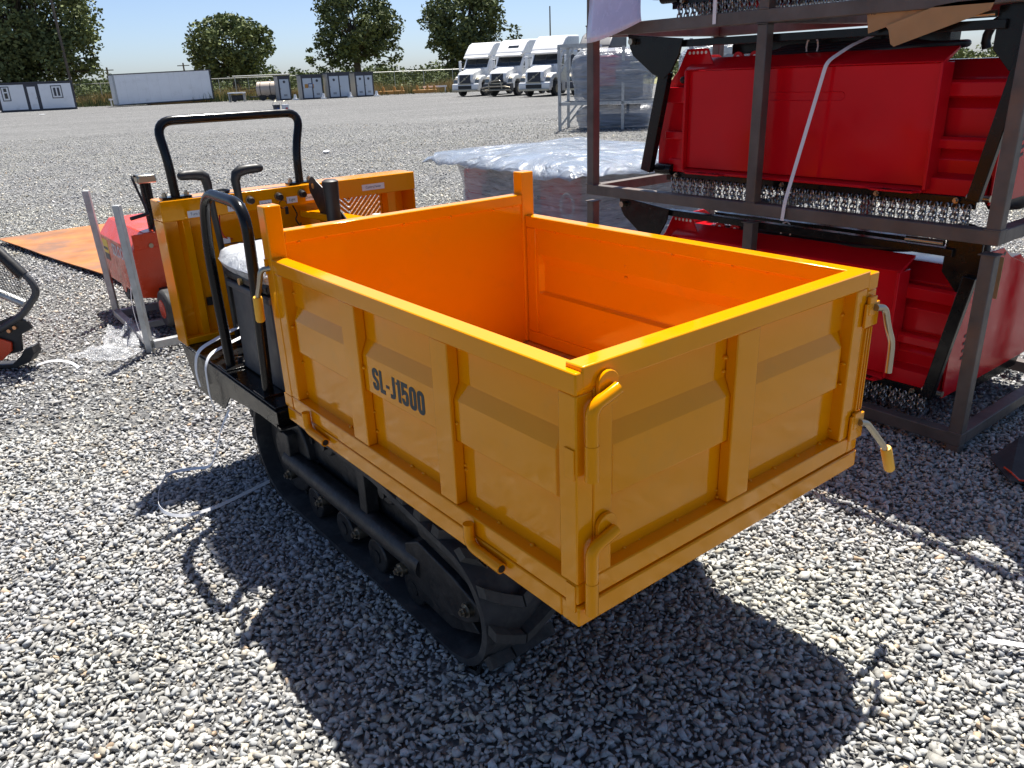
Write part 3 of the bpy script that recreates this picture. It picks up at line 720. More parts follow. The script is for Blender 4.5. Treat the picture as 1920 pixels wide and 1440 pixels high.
# ---------------- operator platform
pl = MB(); pl.box(-0.028, 1.10, 1.50, 2.50, 0.548, 0.556); plat = pl.build('platform', 'black_paint', D, bevel=0.002)
mb = MB()
for i in range(16):
    for j in range(12):
        x = 0.0+i*0.07+(j % 2)*0.035; y = 2.02+j*0.037
        mb.ball((x, y, 0.5562), (0.012, 0.005, 0.0025) if (i+j) % 2 else (0.005, 0.012, 0.0025), 6, 3)
mb.build('tread_pattern', 'black_paint', plat, smooth=60, kind='stuff')
side = [(1.475, 0.547), (2.52, 0.547), (2.40, 0.375), (2.30, 0.372), (2.06, 0.378), (1.97, 0.455), (1.475, 0.502)]
mb = MB(); mb.prism(side[::-1], 'x', -0.034, -0.028); mb.build('side_skirt', 'black_paint', plat, bevel=0.001)
mb = MB(); mb.prism(side[::-1], 'x', 1.10, 1.106); mb.build('side_skirt', 'black_paint', plat, bevel=0.001)
mb = MB()  # hollow end of the platform beam
mb.box(-0.0275, 0.05, 1.476, 1.50, 0.540, 0.5475); mb.box(-0.0275, 0.05, 1.476, 1.50, 0.478, 0.486); mb.box(0.043, 0.05, 1.476, 1.50, 0.486, 0.540)
mb.build('beam_end', 'black_paint', plat)
mb = MB(); mb.box(-0.0275, 0.05, 1.51, 2.30, 0.478, 0.5475); mb.build('platform_beam', 'black_paint', plat)
# grab rail
rail = MB(); rail.tube(fillet([(0.012, 1.655, 0.556), (0.012, 1.605, 1.03), (0.012, 1.60, 1.235), (0.012, 1.99, 1.245), (0.012, 2.055, 1.02), (0.012, 2.03, 0.556)], 0.13, 9), 0.0195, 14)
ro = rail.build('grab_rail', 'black_paint', D, smooth=50)
for y in (1.655, 2.03):
    mb = MB(); mb.box(-0.024, 0.10, y-0.05, y+0.05, 0.556, 0.563); mb.build('base_plate', 'black_paint', ro, bevel=0.001)
    for dy in (-0.032, 0.03):
        mb = MB(); mb.cyl((0.062, y+dy, 0.563), (0.062, y+dy, 0.578), 0.011, 6); mb.build('bolt', 'soft_black', ro)
# seat and seat box
sb = MB(); sb.box(0.052, 0.47, 1.60, 1.99, 0.556, 0.905); so_ = sb.build('seat_box', 'grey_paint', D, bevel=0.012)
mb = MB(); mb.box(0.04, 0.48, 1.59, 2.0, 0.888, 0.915); mb.build('lid', 'grey_paint', so_, bevel=0.006)
mb = MB(); mb.box(0.06, 0.115, 1.52, 1.598, 0.556, 0.88); mb.build('corner_panel', 'grey_paint', so_, bevel=0.02)
mb = MB(); mb.box(0.045, 0.47, 1.60, 2.03, 0.918, 0.958); se = mb.build('seat_pan', 'soft_black', D, bevel=0.014)
for (y) in (1.66, 1.84):
    mb = MB(); mb.cyl((0.046, y, 0.932), (0.034, y, 0.932), 0.013, 10); mb.build('bolt', 'brass', se, smooth=40)
def cushion():
    mb = MB(); nx, ny = 26, 26; vs = []; x0, x1, y0, y1 = 0.02, 0.50, 1.57, 2.085
    for side in (1, -1):
        for i in range(nx+1):
            for j in range(ny+1):
                u, v = i/nx*2-1, j/ny*2-1
                e = max(abs(u), abs(v)); ed = (1-max(0, e)**5)
                x = (x0+x1)/2+(x1-x0)/2*u*(1-0.10*v*v*abs(u)); y = (y0+y1)/2+(y1-y0)/2*v*(1-0.10*u*u*abs(v))
                n1 = mnoise.noise(Vector((x*9, y*9, side*3)))*0.014+abs(mnoise.noise(Vector((x*22, y*17, side))))*0.010
                z = 0.985+side*(0.052*ed**0.5)+(n1 if side > 0 else n1*0.4)*(0.3+ed)
                vs.append((x, y, z))
    m = (nx+1)*(ny+1); fs = []
    for s in (0, 1):
        for i in range(nx):
            for j in range(ny):
                a = s*m+i*(ny+1)+j; q = (a, a+ny+1, a+ny+2, a+1); fs.append(q if s == 0 else q[::-1])
    mb.add(vs, fs); return mb
mb = cushion(); se2 = mb.build('seat_cushion', 'soft_black', se, smooth=60)
se2.scale = (0.97, 0.97, 0.985); se2.location = (0.008, 0.02, 0.012)
mb = cushion(); mb.build('seat_cover_film', 'film_seat', se, smooth=35)
# ---------------- control console
cp = MB(); cp.box(-0.030, 0.70, 2.496, 2.502, 0.560, 1.10); con = cp.build('console_panel', 'yellow_paint', D)
mb = MB(); mb.box(-0.034, 1.172, 2.425, 2.56, 1.088, 1.172); tbm = mb.build('console_beam', 'yellow_paint', con, bevel=0.004)
mb = MB(); mb.box(-0.034, -0.028, 2.43, 2.56, 0.556, 1.087); mb.build('side_flange', 'yellow_paint', con)
mb = MB(); mb.prism([(0.040, 2.495), (0.052, 2.462), (0.082, 2.462), (0.094, 2.495)], 'z', 0.562, 1.087); mb.build('stiffener', 'yellow_paint', con)
mb = MB(); mb.box(-0.026, 0.68, 2.44, 2.495, 0.557, 0.585); mb.build('lower_flange', 'yellow_paint', con, bevel=0.003)
mb = MB(); mb.box(1.164, 1.170, 2.43, 2.56, 0.75, 1.087); mb.build('side_flange', 'yellow_paint', con)
mb = MB(); mb.prism([(1.045, 2.54), (1.057, 2.505), (1.10, 2.505), (1.112, 2.54)], 'z', 0.80, 1.087); mb.build('stiffener', 'yellow_paint', con)
# grille: frame strips and slanted slats in a chevron
gy = 2.545; gx0, gx1, gz0, gz1 = 0.73, 1.035, 0.86, 1.0875
mb = MB(); mb.box(0.70, gx0, gy, gy+0.006, 0.80, gz1); mb.box(gx1, 1.163, gy, gy+0.006, 0.80, gz1); mb.box(gx0, gx1, gy, gy+0.006, 0.80, gz0)
grl = mb.build('grille_frame', 'yellow_paint', con)
import itertools
def clip_seg(p, d, x0, x1, z0, z1):
    t0, t1 = -9, 9
    for (pp, dd, lo, hi) in ((p[0], d[0], x0, x1), (p[1], d[1], z0, z1)):
        if abs(dd) < 1e-9:
            if pp < lo or pp > hi: return None
            continue
        a, b = (lo-pp)/dd, (hi-pp)/dd
        t0, t1 = max(t0, min(a, b)), min(t1, max(a, b))
    return (t0, t1) if t1-t0 > 0.01 else None
xc = 0.865
for k in range(26):
    for sgx in (-1, 1):
        zc = 0.62+k*0.026; d = (0.7071*sgx, 0.7071)
        lim = (gx0, xc, gz0, gz1) if sgx < 0 else (xc, gx1, gz0, gz1)
        r_ = clip_seg((xc, zc), d, *lim)
        if not r_: continue
        a = (xc+d[0]*r_[0], gy+0.003, zc+d[1]*r_[0]); b = (xc+d[0]*r_[1], gy+0.003, zc+d[1]*r_[1])
        mb = MB(); mb.bar(a, b, 0.006, 0.0125, up=(d[1], 0, -d[0])); mb.build('slat', 'yellow_paint', grl)
# sloping engine-side flange
mb = MB(); mb.bar((0.60, 2.45, 1.045), (0.74, 1.72, 1.03), 0.075, 0.03); mb.build('engine_cover_edge', 'yellow_paint', con, bevel=0.004)
mb = MB(); mb.prism([(1.74, 0.80), (2.44, 0.80), (2.44, 1.03), (1.74, 1.015)], 'x', 0.655, 0.66); mb.build('engine_cover_side', 'yellow_paint', con)
# knobs, key and stickers on the beam
for x in (0.335, 0.465, 0.575):
    mb = MB(); mb.cyl((x, 2.425, 1.136), (x, 2.413, 1.136), 0.018, 18); kn = mb.build('bezel', 'zinc', tbm, smooth=40)
    mb = MB(); mb.cyl((x, 2.414, 1.136), (x, 2.392, 1.134), 0.0145, 16, r2=0.0125); mb.build('knob', 'soft_black', kn, smooth=40)
mb = MB(); mb.tube(arc((0.468, 2.388, 1.105), 0.018, 0, 330, 10, 'xz'), 0.0015, 5); mb.box(0.474, 0.488, 2.385, 2.390, 1.060, 1.092); mb.build('ignition_key', 'soft_black', tbm, smooth=40)
for (x, z, t, w) in ((0.105, 1.108, 'Turn left', 0.075), (0.275, 1.112, 'Turn right', 0.078), (0.405, 1.112, 'Switch', 0.055), (0.528, 1.114, 'Light', 0.05), (0.645, 1.115, 'Dump Box Lever', 0.105), (0.94, 1.125, 'Control lever', 0.12)):
    mb = MB(); mb.box(x-w/2, x+w/2, 2.4238, 2.4244, z-0.014, z+0.014); st = mb.build('sticker', 'label_white', tbm)
    lettering(t, 0.0165, 'label_ink', st, (x, 2.4236, z), (rad(90), 0, 0), sx=0.9, depth=0.0002)
# loose wiring below the beam
for (pts, m) in (([(0.22, 2.49, 1.09), (0.20, 2.46, 1.03), (0.21, 2.45, 0.985), (0.25, 2.47, 0.975)], 'wire_red'), ([(0.55, 2.49, 1.088), (0.56, 2.46, 1.04), (0.545, 2.46, 1.02), (0.57, 2.46, 0.98)], 'soft_black'), ([(0.44, 2.49, 0.955), (0.30, 2.48, 0.95), (0.22, 2.49, 0.955)], 'soft_black'), ([(0.575, 2.47, 1.0), (0.56, 2.46, 0.96), (0.60, 2.46, 0.93)], 'soft_black')):
    mb = MB(); mb.tube(fillet(pts, 0.04, 4), 0.003, 6); mb.build('wire', m, con, smooth=60)
mb = MB(); mb.box(0.205, 0.235, 2.455, 2.47, 0.962, 0.985); mb.build('wire_plug', 'label_white', con)
mb = MB(); mb.box(0.10, 0.155, 2.484, 2.495, 0.70, 0.735); mb.build('latch_slot', 'soft_black', con)
# handlebar
hbr = MB(); hbr.tube(fillet([(0.052, 2.49, 1.178), (0.048, 2.49, 1.33), (0.036, 2.53, 1.475), (0.665, 2.53, 1.475), (0.605, 2.49, 1.32), (0.603, 2.49, 1.178)], 0.075, 7), 0.0185, 16)
hbo_ = hbr.build('handlebar', 'black_paint', D, smooth=50)
for x in (0.052, 0.603):
    mb = MB(); mb.box(x-0.06, x+0.06, 2.465, 2.515, 1.1725, 1.180); mb.build('base_plate', 'black_paint', hbo_, bevel=0.001)
    for dx in (-0.045, 0.045):
        mb = MB(); mb.cyl((x+dx, 2.49, 1.18), (x+dx, 2.49, 1.194), 0.010, 6); mb.cyl((x+dx, 2.49, 1.194), (x+dx, 2.49, 1.20), 0.006, 8); mb.build('bolt', 'zinc', hbo_)
mb = MB(); mb.cyl((0.225, 2.48, 1.1725), (0.225, 2.48, 1.178), 0.045, 24); mb.tube([(0.225+0.045*math.cos(a*math.pi/12), 2.48+0.045*math.sin(a*math.pi/12), 1.180) for a in range(24)], 0.006, 8, closed=True); mb.build('cup_rim', 'soft_black', tbm, smooth=40)
# steering levers with T grips
for (x, sgx) in ((0.112, -1), (0.225, 1)):
    mb = MB(); mb.tube(fillet([(x+0.035, 2.30, 0.56), (x+0.02, 2.26, 0.95), (x, 2.24, 1.20)], 0.2, 5), 0.0125, 12); lv = mb.build('steering_lever', 'soft_black', D, smooth=50)
    gp = [(x+0.002, 2.24, 1.14), (x, 2.24, 1.20), (x-0.002, 2.24, 1.245), (x+sgx*0.006, 2.24, 1.268), (x+sgx*0.024, 2.238, 1.279), (x+sgx*0.05, 2.235, 1.283), (x+sgx*0.085, 2.23, 1.284), (x+sgx*0.104, 2.225, 1.283), (x+sgx*0.112, 2.224, 1.282)]
    mb = MB(); mb.tube(gp, [0.0145, 0.0155, 0.0185, 0.021, 0.0215, 0.019, 0.0185, 0.0155, 0.008], 14); mb.build('grip', 'soft_black', lv, smooth=60)
# dump lever with quadrant plate
mb = MB(); mb.tube([(0.565, 2.10, 0.80), (0.565, 2.10, 1.12), (0.565, 2.10, 1.215), (0.565, 2.10, 1.222)], [0.03, 0.03, 0.034, 0.022], 16); mb.build('gear_lever', 'soft_black', D, smooth=40)
qp = [(2.02, 0.72), (2.20, 0.72), (2.22, 0.95)] + [(2.36+0.045*math.cos(rad(t)), 1.165+0.045*math.sin(rad(t))) for t in range(-40, 150, 15)] + [(2.20, 1.14), (2.08, 1.06), (2.01, 0.95)]
mb = MB(); mb.prism(qp, 'x', 0.606, 0.612); qd = mb.build('quadrant_plate', 'soft_black', D, bevel=0.001)
mb = MB(); mb.cyl((0.604, 2.36, 1.17), (0.614, 2.36, 1.17), 0.012, 12); mb.build('pivot_pin', 'brass', qd, smooth=40)
# white packing straps left on the machine
mb = MB(); mb.ribbon(fillet([(0.30, 2.18, 0.66), (0.10, 2.17, 0.62), (-0.02, 2.17, 0.585), (-0.052, 2.16, 0.54), (-0.062, 2.14, 0.42), (-0.055, 2.13, 0.37)], 0.06, 6), 0.02, 0.0012, (0, 1, 0.2)); mb.build('packing_strap', 'white_strap', D)
mb = MB(); mb.ribbon(fillet([(0.32, 2.27, 0.68), (0.12, 2.28, 0.63), (-0.04, 2.29, 0.572), (-0.058, 2.29, 0.48), (-0.056, 2.27, 0.42)], 0.06, 6), 0.028, 0.0012, (0, 1, 0.1)); mb.build('packing_strap', 'white_strap', D)
mb = MB(); mb.ribbon(fillet([(0.66, 1.60, 1.00), (0.64, 1.78, 1.10), (0.66, 1.95, 1.085), (0.72, 2.03, 1.055)], 0.08, 6), 0.018, 0.0012, (1, 0.1, 0.1)); mb.build('packing_strap', 'white_strap', D)
# ------------------------------------------------------------------ steel crates with red mowers (right)
CR_X0, CR_X1, CR_Y0, CR_Y1, CR_H, CB = 2.44, 3.62, 0.225, 2.535, 0.868, 0.058
def steel_crate(z0, label, feet=False):
    t = thing('steel_crate', label, 'crate', (3.03, 1.38, z0), group='dark steel crates stacked at the right')
    def bar(name, *b):
        q = MB(); q.box(*b); return q.build(name, 'dark_steel', t, bevel=0.004)
    zb, zt = z0+(0.035 if feet else 0.0), z0+(0.092 if feet else CB)
    X0, X1, Y0, Y1 = CR_X0, CR_X1, CR_Y0, CR_Y1
    bar('base_beam', X0, X0+CB, Y0, Y1, zb, zt); bar('base_beam', X1-CB, X1, Y0, Y1, zb, zt)
    bar('base_beam', X0+CB, X1-CB, Y0+0.001, Y0+CB, zb+0.001, zt-0.001); bar('base_beam', X0+CB, X1-CB, Y1-CB, Y1-0.001, zb+0.001, zt-0.001)
    bar('base_beam', X0+CB, X1-CB, 1.345, 1.40, zb+0.001, zt-0.001)
    top = z0+CR_H-0.004
    for x in (X0+0.002, X1-CB+0.002):
        for y in (Y0+0.002, 1.347, Y1-CB+0.002):
            bar('post', x, x+0.054, y, y+0.054, zt, top)
            if feet: bar('foot', x, x+0.054, y, y+0.054, 0.0, zb)
            q = MB(); q.box(x-0.008, x+0.062, y-0.008, y+0.062, top, top+0.0035); q.build('cap_plate', 'dark_steel', t)
            # weld bead round the post's foot
            q = MB(); pts = [(x-0.002, y-0.002), (x+0.056, y-0.002), (x+0.056, y+0.056), (x-0.002, y+0.056)]
            q.tube([(a, b, zt+0.001) for a, b in pts], 0.004, 6, closed=True); q.build('weld_bead', 'dark_steel', t)
    return t
steel_crate(0.0, 'dark steel crate at the bottom of the stack, standing on the gravel', True)
steel_crate(0.905, 'dark steel crate in the middle of the stack, around the upper red mower')
steel_crate(1.773, 'dark steel crate topmost in the stack, cut by the top of the picture')

def chain_mesh():
    mb = MB()
    for k in range(4):
        c = Vector((0, 0, -0.012-k*0.021)); h, w = 0.0128, 0.0085; pts = []
        for i in range(10):
            a = 2*math.pi*i/10; u, v = math.cos(a)*w, math.sin(a)*w+(h-w if math.sin(a) > 0 else -(h-w))
            pts.append(c+(Vector((0, u, v)) if k % 2 == 0 else Vector((u, 0, v))))
        mb.tube(pts, 0.0038, 5, closed=True)
    me = mb.mesh('chain', smooth=60); me.materials.append(MATS['chain_steel']); return me
CHAIN = chain_mesh()
def red_mower(label):
    """built for the middle crate, base at z = .963"""
    t = thing('brush_mower', label, 'mower', (3.0, 1.2, 0.963), group='red brush mowers in the steel crates')
    def B(name, m, par=t, bevel=0.003, **k):
        return MBx.build(name, m, par, bevel=bevel, **k)
    global MBx
    # deck: stepped front, sloping top
    MBx = MB(); MBx.prism([(2.635, 1.04), (2.625, 1.20), (2.650, 1.24), (2.650, 1.40), (2.685, 1.44), (2.690, 1.52), (2.78, 1.588), (3.22, 1.588), (3.46, 1.45), (3.50, 1.04)][::-1], 'y', 0.352, 2.020)
    deck = B('deck', 'red_paint')
    for z0, z1, x in ((1.448, 1.512, 2.625), (1.245, 1.292, 2.60)):
        MBx = MB(); MBx.prism([(x, z0), (x, z1-0.012), (x+0.012, z1), (2.70, z1), (2.70, z0)][::-1], 'y', 0.372, 2.0); B('deck_rib', 'red_paint', deck)
    MBx = MB(); MBx.prism([(2.575, 1.062), (2.578, 1.128), (2.64, 1.15), (2.64, 1.062)][::-1], 'y', 0.36, 2.015); B('front_skirt', 'red_paint', deck)
    # side plates
    sp = [(2.60, 1.03), (2.60, 1.42), (2.66, 1.50), (2.74, 1.60), (2.84, 1.655), (2.98, 1.655), (3.08, 1.60), (3.50, 1.46), (3.56, 1.30), (3.56, 1.03)]
    for y0 in (0.342, 2.0205):
        MBx = MB(); MBx.prism(sp[::-1], 'y', y0, y0+0.009); s_ = B('side_plate', 'red_paint', deck, bevel=0.002)
        for i in range(5):
            MBx = MB(); yy = y0-0.001 if y0 < 1 else y0+0.0095; MBx.cyl((2.80+i*0.05, yy, 1.625), (2.80+i*0.05, yy+0.0006, 1.625), 0.010, 10); B('hole', 'soft_black', s_, bevel=0)
        if y0 < 1:
            for i in range(4):
                MBx = MB(); MBx.bar((2.72, y0-0.0012, 1.19+i*0.035), (2.84+0.02*i, y0-0.0012, 1.215+i*0.035), 0.001, 0.013); B('slot', 'soft_black', s_, bevel=0)
    # quick-attach plate
    MBx = MB(); MBx.box(2.560, 2.568, 0.592, 1.878, 1.092, 1.578); pl_ = B('attach_plate', 'red_paint')
    MBx = MB(); MBx.prism([(2.535, 1.582), (2.548, 1.594), (2.66, 1.640), (2.66, 1.628), (2.560, 1.5785)][::-1], 'y', 0.578, 1.892); B('top_lip', 'red_paint', pl_)
    for y0 in (0.578, 1.8785):
        MBx = MB(); MBx.box(2.532, 2.63, y0, y0+0.0135, 1.080, 1.5815); B('edge_flange', 'red_paint', pl_, bevel=0.003)
    MBx = MB(); MBx.prism([(2.5685, 1.0915), (2.532, 1.078), (2.532, 1.066), (2.62, 1.070), (2.62, 1.0915)][::-1], 'y', 0.592, 1.878); B('bottom_lip', 'red_paint', pl_)
    for y0, y1 in ((0.596, 0.84), (1.60, 1.875)):
        MBx = MB(); MBx.prism([(2.533, y0), (2.533, y1), (2.49, y1-0.05), (2.49, y0+0.012)], 'z', 1.068, 1.076); w_ = B('foot_tab', 'red_paint', pl_, bevel=0.002)
        for k in range(2):
            MBx = MB(); MBx.box(2.497, 2.530, y0+0.035+k*0.085, y0+0.075+k*0.085, 1.0762, 1.0768); B('slot', 'black_paint', w_, bevel=0)
    MBx = MB(); MBx.tube([(2.5595, 1.44+0.02*math.sin(a)+(0.0), 1.452+0.018*math.cos(a)) for a in np.linspace(0, math.pi, 9)]+[(2.5595, 1.02-0.02*math.sin(a), 1.452-0.018*math.cos(a)) for a in np.linspace(0, math.pi, 9)], 0.0022, 5, closed=True); B('pressed_rib', 'red_paint', pl_, bevel=0)
    for y in (1.565, 1.665):
        poly = [(y-0.042, 1.60), (y+0.042, 1.60)] + [(y+0.032*math.cos(rad(a)), 1.635+0.026*math.sin(rad(a))) for a in range(0, 181, 20)]
        MBx = MB(); MBx.prism(poly, 'x', 2.668, 2.680); e_ = B('lifting_ear', 'red_paint', pl_, bevel=0.001)
        MBx = MB(); MBx.cyl((2.6675, y, 1.636), (2.6670, y, 1.636), 0.010, 12); B('hole', 'label_white', e_, bevel=0)
    # bracket plate with a row of holes at the far end
    MBx = MB(); MBx.prism([(2.02, 1.02), (2.10, 1.10), (2.10, 1.44), (2.06, 1.50), (1.98, 1.58), (1.925, 1.685), (1.79, 1.685), (1.74, 1.58), (1.89, 1.58), (1.89, 1.02)], 'x', 2.585, 2.594); bp = B('bracket_plate', 'red_paint')
    for i in range(5):
        MBx = MB(); MBx.cyl((2.5845, 1.905-i*0.026, 1.665), (2.5842, 1.905-i*0.026, 1.665), 0.008, 10); B('hole', 'label_white', bp, bevel=0)
    MBx = MB(); MBx.box(2.556, 2.583, 1.90, 2.03, 1.42, 1.50); B('bracket_rib', 'red_paint', bp)
    MBx = MB(); MBx.box(2.556, 2.583, 1.90, 2.03, 1.235, 1.275); B('bracket_rib', 'red_paint', bp)
    MBx = MB(); MBx.ball((2.57, 1.93, 1.535), 0.018); B('bolt_head', 'soft_black', bp, bevel=0, smooth=60)
    # black rubber holder and chain curtain
    MBx = MB(); MBx.box(2.578, 2.588, 0.385, 2.03, 1.012, 1.0605); hs = B('chain_rail', 'black_paint')
    for y in (1.95, 1.28, 0.80, 0.46):
        MBx = MB(); MBx.cyl((2.577, y, 1.045), (2.562, y, 1.045), 0.013, 6); MBx.cyl((2.562, y, 1.045), (2.55, y, 1.045), 0.008, 8); B('bolt', 'zinc', hs, bevel=0)
    n = 72
    for i in range(n):
        y = 0.405+i*(1.985-0.405)/(n-1)
        c = link('chain', CHAIN, hs); c.location = Vector((2.570+(0.012 if i % 2 else 0), y, 1.030))-Vector(t.location)
        c.rotation_euler = (random.uniform(-.02,.02), random.uniform(-.02,.02), (0.5 if i % 2 else -0.3)+random.uniform(-.12,.12))
    # pusher frame: arms, end plates and long bar
    ep = [(2.245, 1.772), (2.228, 1.70), (2.205, 1.665), (2.06, 1.568), (1.985, 1.545), (1.935, 1.58), (1.885, 1.66), (1.865, 1.735), (1.94, 1.742)]
    MBx = MB(); MBx.prism(ep[::-1], 'x', 2.474, 2.486); pf = B('pusher_plate', 'black_paint')
    MBx = MB(); MBx.cyl((2.470, 2.195, 1.735), (2.44, 2.195, 1.735), 0.016, 14); B('pivot_pin', 'zinc', pf, bevel=0, smooth=40)
    MBx = MB(); MBx.bar((2.50, 2.105, 1.065), (2.50, 1.99, 1.58), 0.040, 0.068, up=(0, 1, 0.2)); B('pusher_arm', 'black_paint', pf)
    MBx = MB(); MBx.bar((2.50, 0.365, 1.06), (2.50, 0.275, 1.62), 0.034, 0.05, up=(0, 1, 0.2)); B('pusher_arm', 'black_paint', pf)
    MBx = MB(); MBx.prism([(0.255, 1.58), (0.33, 1.54), (0.40, 1.62), (0.40, 1.77), (0.255, 1.78)], 'x', 2.516, 2.53); B('pusher_plate', 'black_paint', pf)
    MBx = MB(); MBx.cyl((2.57, 0.42, 1.062), (2.57, 0.33, 1.062), 0.014, 12); B('pivot_pin', 'zinc', pf, bevel=0, smooth=40)
    MBx = MB(); MBx.cyl((2.57, 2.09, 1.072), (2.57, 1.98, 1.072), 0.03, 14); B('hinge_sleeve', 'black_paint', pf, bevel=0, smooth=40)
    MBx = MB(); MBx.cyl((2.50, 0.56, 1.742), (2.50, 0.40, 1.742), 0.013, 12); B('pivot_pin', 'zinc', pf, bevel=0, smooth=40)
    MBx = MB(); MBx.bar((2.52, 1.90, 1.712), (2.52, 0.36, 1.705), 0.045, 0.034); B('pusher_bar', 'black_paint', pf)
    MBx = MB(); MBx.bar((2.78, 1.75, 1.675), (2.78, 0.66, 1.675), 0.10, 0.05); B('motor_cover', 'black_paint')
    # hydraulic hoses lying on the deck
    for k in range(4):
        a = [(2.70+0.02*k, 1.72-0.05*k, 1.618), (2.66+0.025*k, 1.45, 1.632+0.012*k), (2.68+0.02*k, 1.10, 1.628+0.014*k), (2.66+0.02*k, 0.80, 1.642+0.008*k), (2.74+0.02*k, 0.62+0.03*k, 1.648), (2.90, 0.64+0.03*k, 1.65), (2.92, 0.95, 1.63)]
        MBx = MB(); MBx.tube(fillet(a, 0.18, 6), 0.0155, 10); h_ = B('hose', 'soft_black', bevel=0, smooth=60)
        MBx = MB(); MBx.cyl(Vector(a[0])-Vector((0, -0.02, 0)), Vector(a[0])-Vector((0, 0.05, -0.002)), 0.019, 10); B('fitting', 'zinc', h_, bevel=0, smooth=40)
    MBx = MB(); MBx.tube([(2.86, 0.47+0.10*math.cos(a), 1.66+0.09*math.sin(a)) for a in np.linspace(-0.4, 3.4, 14)], 0.018, 10); B('hose', 'soft_black', bevel=0, smooth=60)
    MBx = MB(); MBx.tube([(2.672, 1.255+0.03*math.cos(a), 1.665+0.045*math.sin(a)) for a in np.linspace(0, 6.28, 13)[:-1]], 0.004, 6, closed=True); B('cable_tie', 'white_strap', bevel=0)
    # rotor and skids underneath
    MBx = MB(); MBx.cyl((2.98, 0.40, 1.10), (2.98, 1.98, 1.10), 0.10, 20); B('rotor', 'black_paint', bevel=0, smooth=40)
    for y in (0.355, 1.955):
        MBx = MB(); MBx.prism([(2.72, 1.03), (2.78, 0.985), (2.95, 0.968), (3.45, 0.968), (3.50, 1.03)], 'y', y, y+0.06); B('skid_shoe', 'black_paint')
    return t
mw0 = red_mower('red brush mower in the middle steel crate, wide flat attachment plate facing out')
dup(mw0, (3.0, 1.25, 0.963-0.868+0.005), 0, 'red brush mower in the bottom steel crate, largely hidden by the yellow box')
dup(mw0, (3.0, 1.2, 0.963+0.868), 0, 'red brush mower in the topmost crate, only its chain curtain in view')
# white strap round the middle mower
mb = MB(); mb.ribbon(fillet([(2.80, 0.90, 1.75), (2.60, 1.02, 1.66), (2.528, 1.085, 1.598), (2.430, 1.17, 0.985), (2.428, 1.175, 0.90)], 0.03, 4), 0.018, 0.0014, (0, 1, 0.25))
tag(mb.build('packing_strap', 'white_strap'), 'white strap running down over the red mower plate to the crate beam', 'strap')
mb = MB(); mb.ribbon([(2.437, 1.648, 2.0), (2.4355, 1.643, 1.90), (2.4352, 1.642, 1.785)], 0.02, 0.0014, (0, 1, 0))
tag(mb.build('packing_strap', 'white_strap'), 'short white strap hanging over the topmost chain curtain', 'strap')
# document sleeve
vs = []; nx, nz = 8, 10
for i in range(nx+1):
    for j in range(nz+1):
        u, v = i/nx, j/nz
        y = 2.49-0.43*u+0.07*u*(1-v); z = 2.06-0.318*v+0.06*u*u*(v)*1.4+0.0
        x = 2.415-0.05*math.sin(u*2.6)*v+0.01*math.sin(v*5)
        vs.append((x, y, z))
mb = MB(); mb.add(vs, [(i*(nz+1)+j, (i+1)*(nz+1)+j, (i+1)*(nz+1)+j+1, i*(nz+1)+j+1) for i in range(nx) for j in range(nz)])
ds = mb.build('document_sleeve', 'paper', smooth=60); md = ds.modifiers.new('t', 'SOLIDIFY'); md.thickness = 0.0015
tag(ds, 'lilac plastic document sleeve hanging from the corner of the top crate', 'sleeve')
# cardboard
cb = thing('cardboard_sheet', 'torn brown cardboard sheets tucked under the topmost crate beam', 'cardboard', (2.48, 0.6, 1.70))
mb = MB(); mb.prism([(0.885, 1.788), (0.868, 1.700), (0.62, 1.770), (0.60, 1.788)], 'x', 2.455, 2.459); mb.build('flap', 'cardboard', cb)
mb = MB(); mb.prism([(0.790, 1.722), (0.775, 1.708), (0.760, 1.655), (0.745, 1.645), (0.60, 1.690), (0.40, 1.752), (0.385, 1.79), (0.52, 1.79), (0.60, 1.782)], 'x', 2.440, 2.444); mb.build('flap', 'cardboard', cb)
lettering('INC', 0.022, 'soft_black', cb, (2.4545, 0.862, 1.776), (rad(90), 0, rad(-90)), depth=0.0002)
mb = MB(); mb.box(2.74, 2.745, 0.30, 0.38, 0.62, 0.80)
tag(mb.build('cardboard_scrap', 'cardboard'), 'small cardboard scrap beside the bottom mower near the corner post', 'cardboard')

# ------------------------------------------------------------------ film-wrapped pallet load behind the racks
wp = thing('wrapped_pallet', 'low wide pallet load under crumpled clear film behind the dumper', 'pallet', (4.75, 5.2, 0))
def wrap_top(cx, cy, hx, hy, rot):
    mb = MB(); n = 34; vs = []
    for i in range(n+1):
        for j in range(n+1):
            u, v = i/n*2-1, j/n*2-1
            x, y = hx*u, hy*v
            e = max(abs(u), abs(v))
            z = 0.80+0.10*(1-e**3)+0.04*mnoise.noise(Vector((x*1.6, y*1.1, 1)))+0.014*abs(mnoise.noise(Vector((x*5, y*3, 4))))-0.14*max(0, e-0.9)*6*(0.5+0.8*mnoise.noise(Vector((x*4, y*4, 9))))
            k = 1.0+0.05*mnoise.noise(Vector((x*3, y*3, 7)))*(e > 0.9)
            vs.append((cx+(x*math.cos(rot)-y*math.sin(rot))*k, cy+(x*math.sin(rot)+y*math.cos(rot))*k, z))
    mb.add(vs, [(i*(n+1)+j, (i+1)*(n+1)+j, (i+1)*(n+1)+j+1, i*(n+1)+j+1) for i in range(n) for j in range(n)])
    return mb
mb = wrap_top(4.80, 5.15, 1.14, 1.36, rad(-5)); s_ = mb.build('film_top', 'film_sheet', wp, smooth=50); md = s_.modifiers.new('t', 'SOLIDIFY'); md.thickness = 0.004
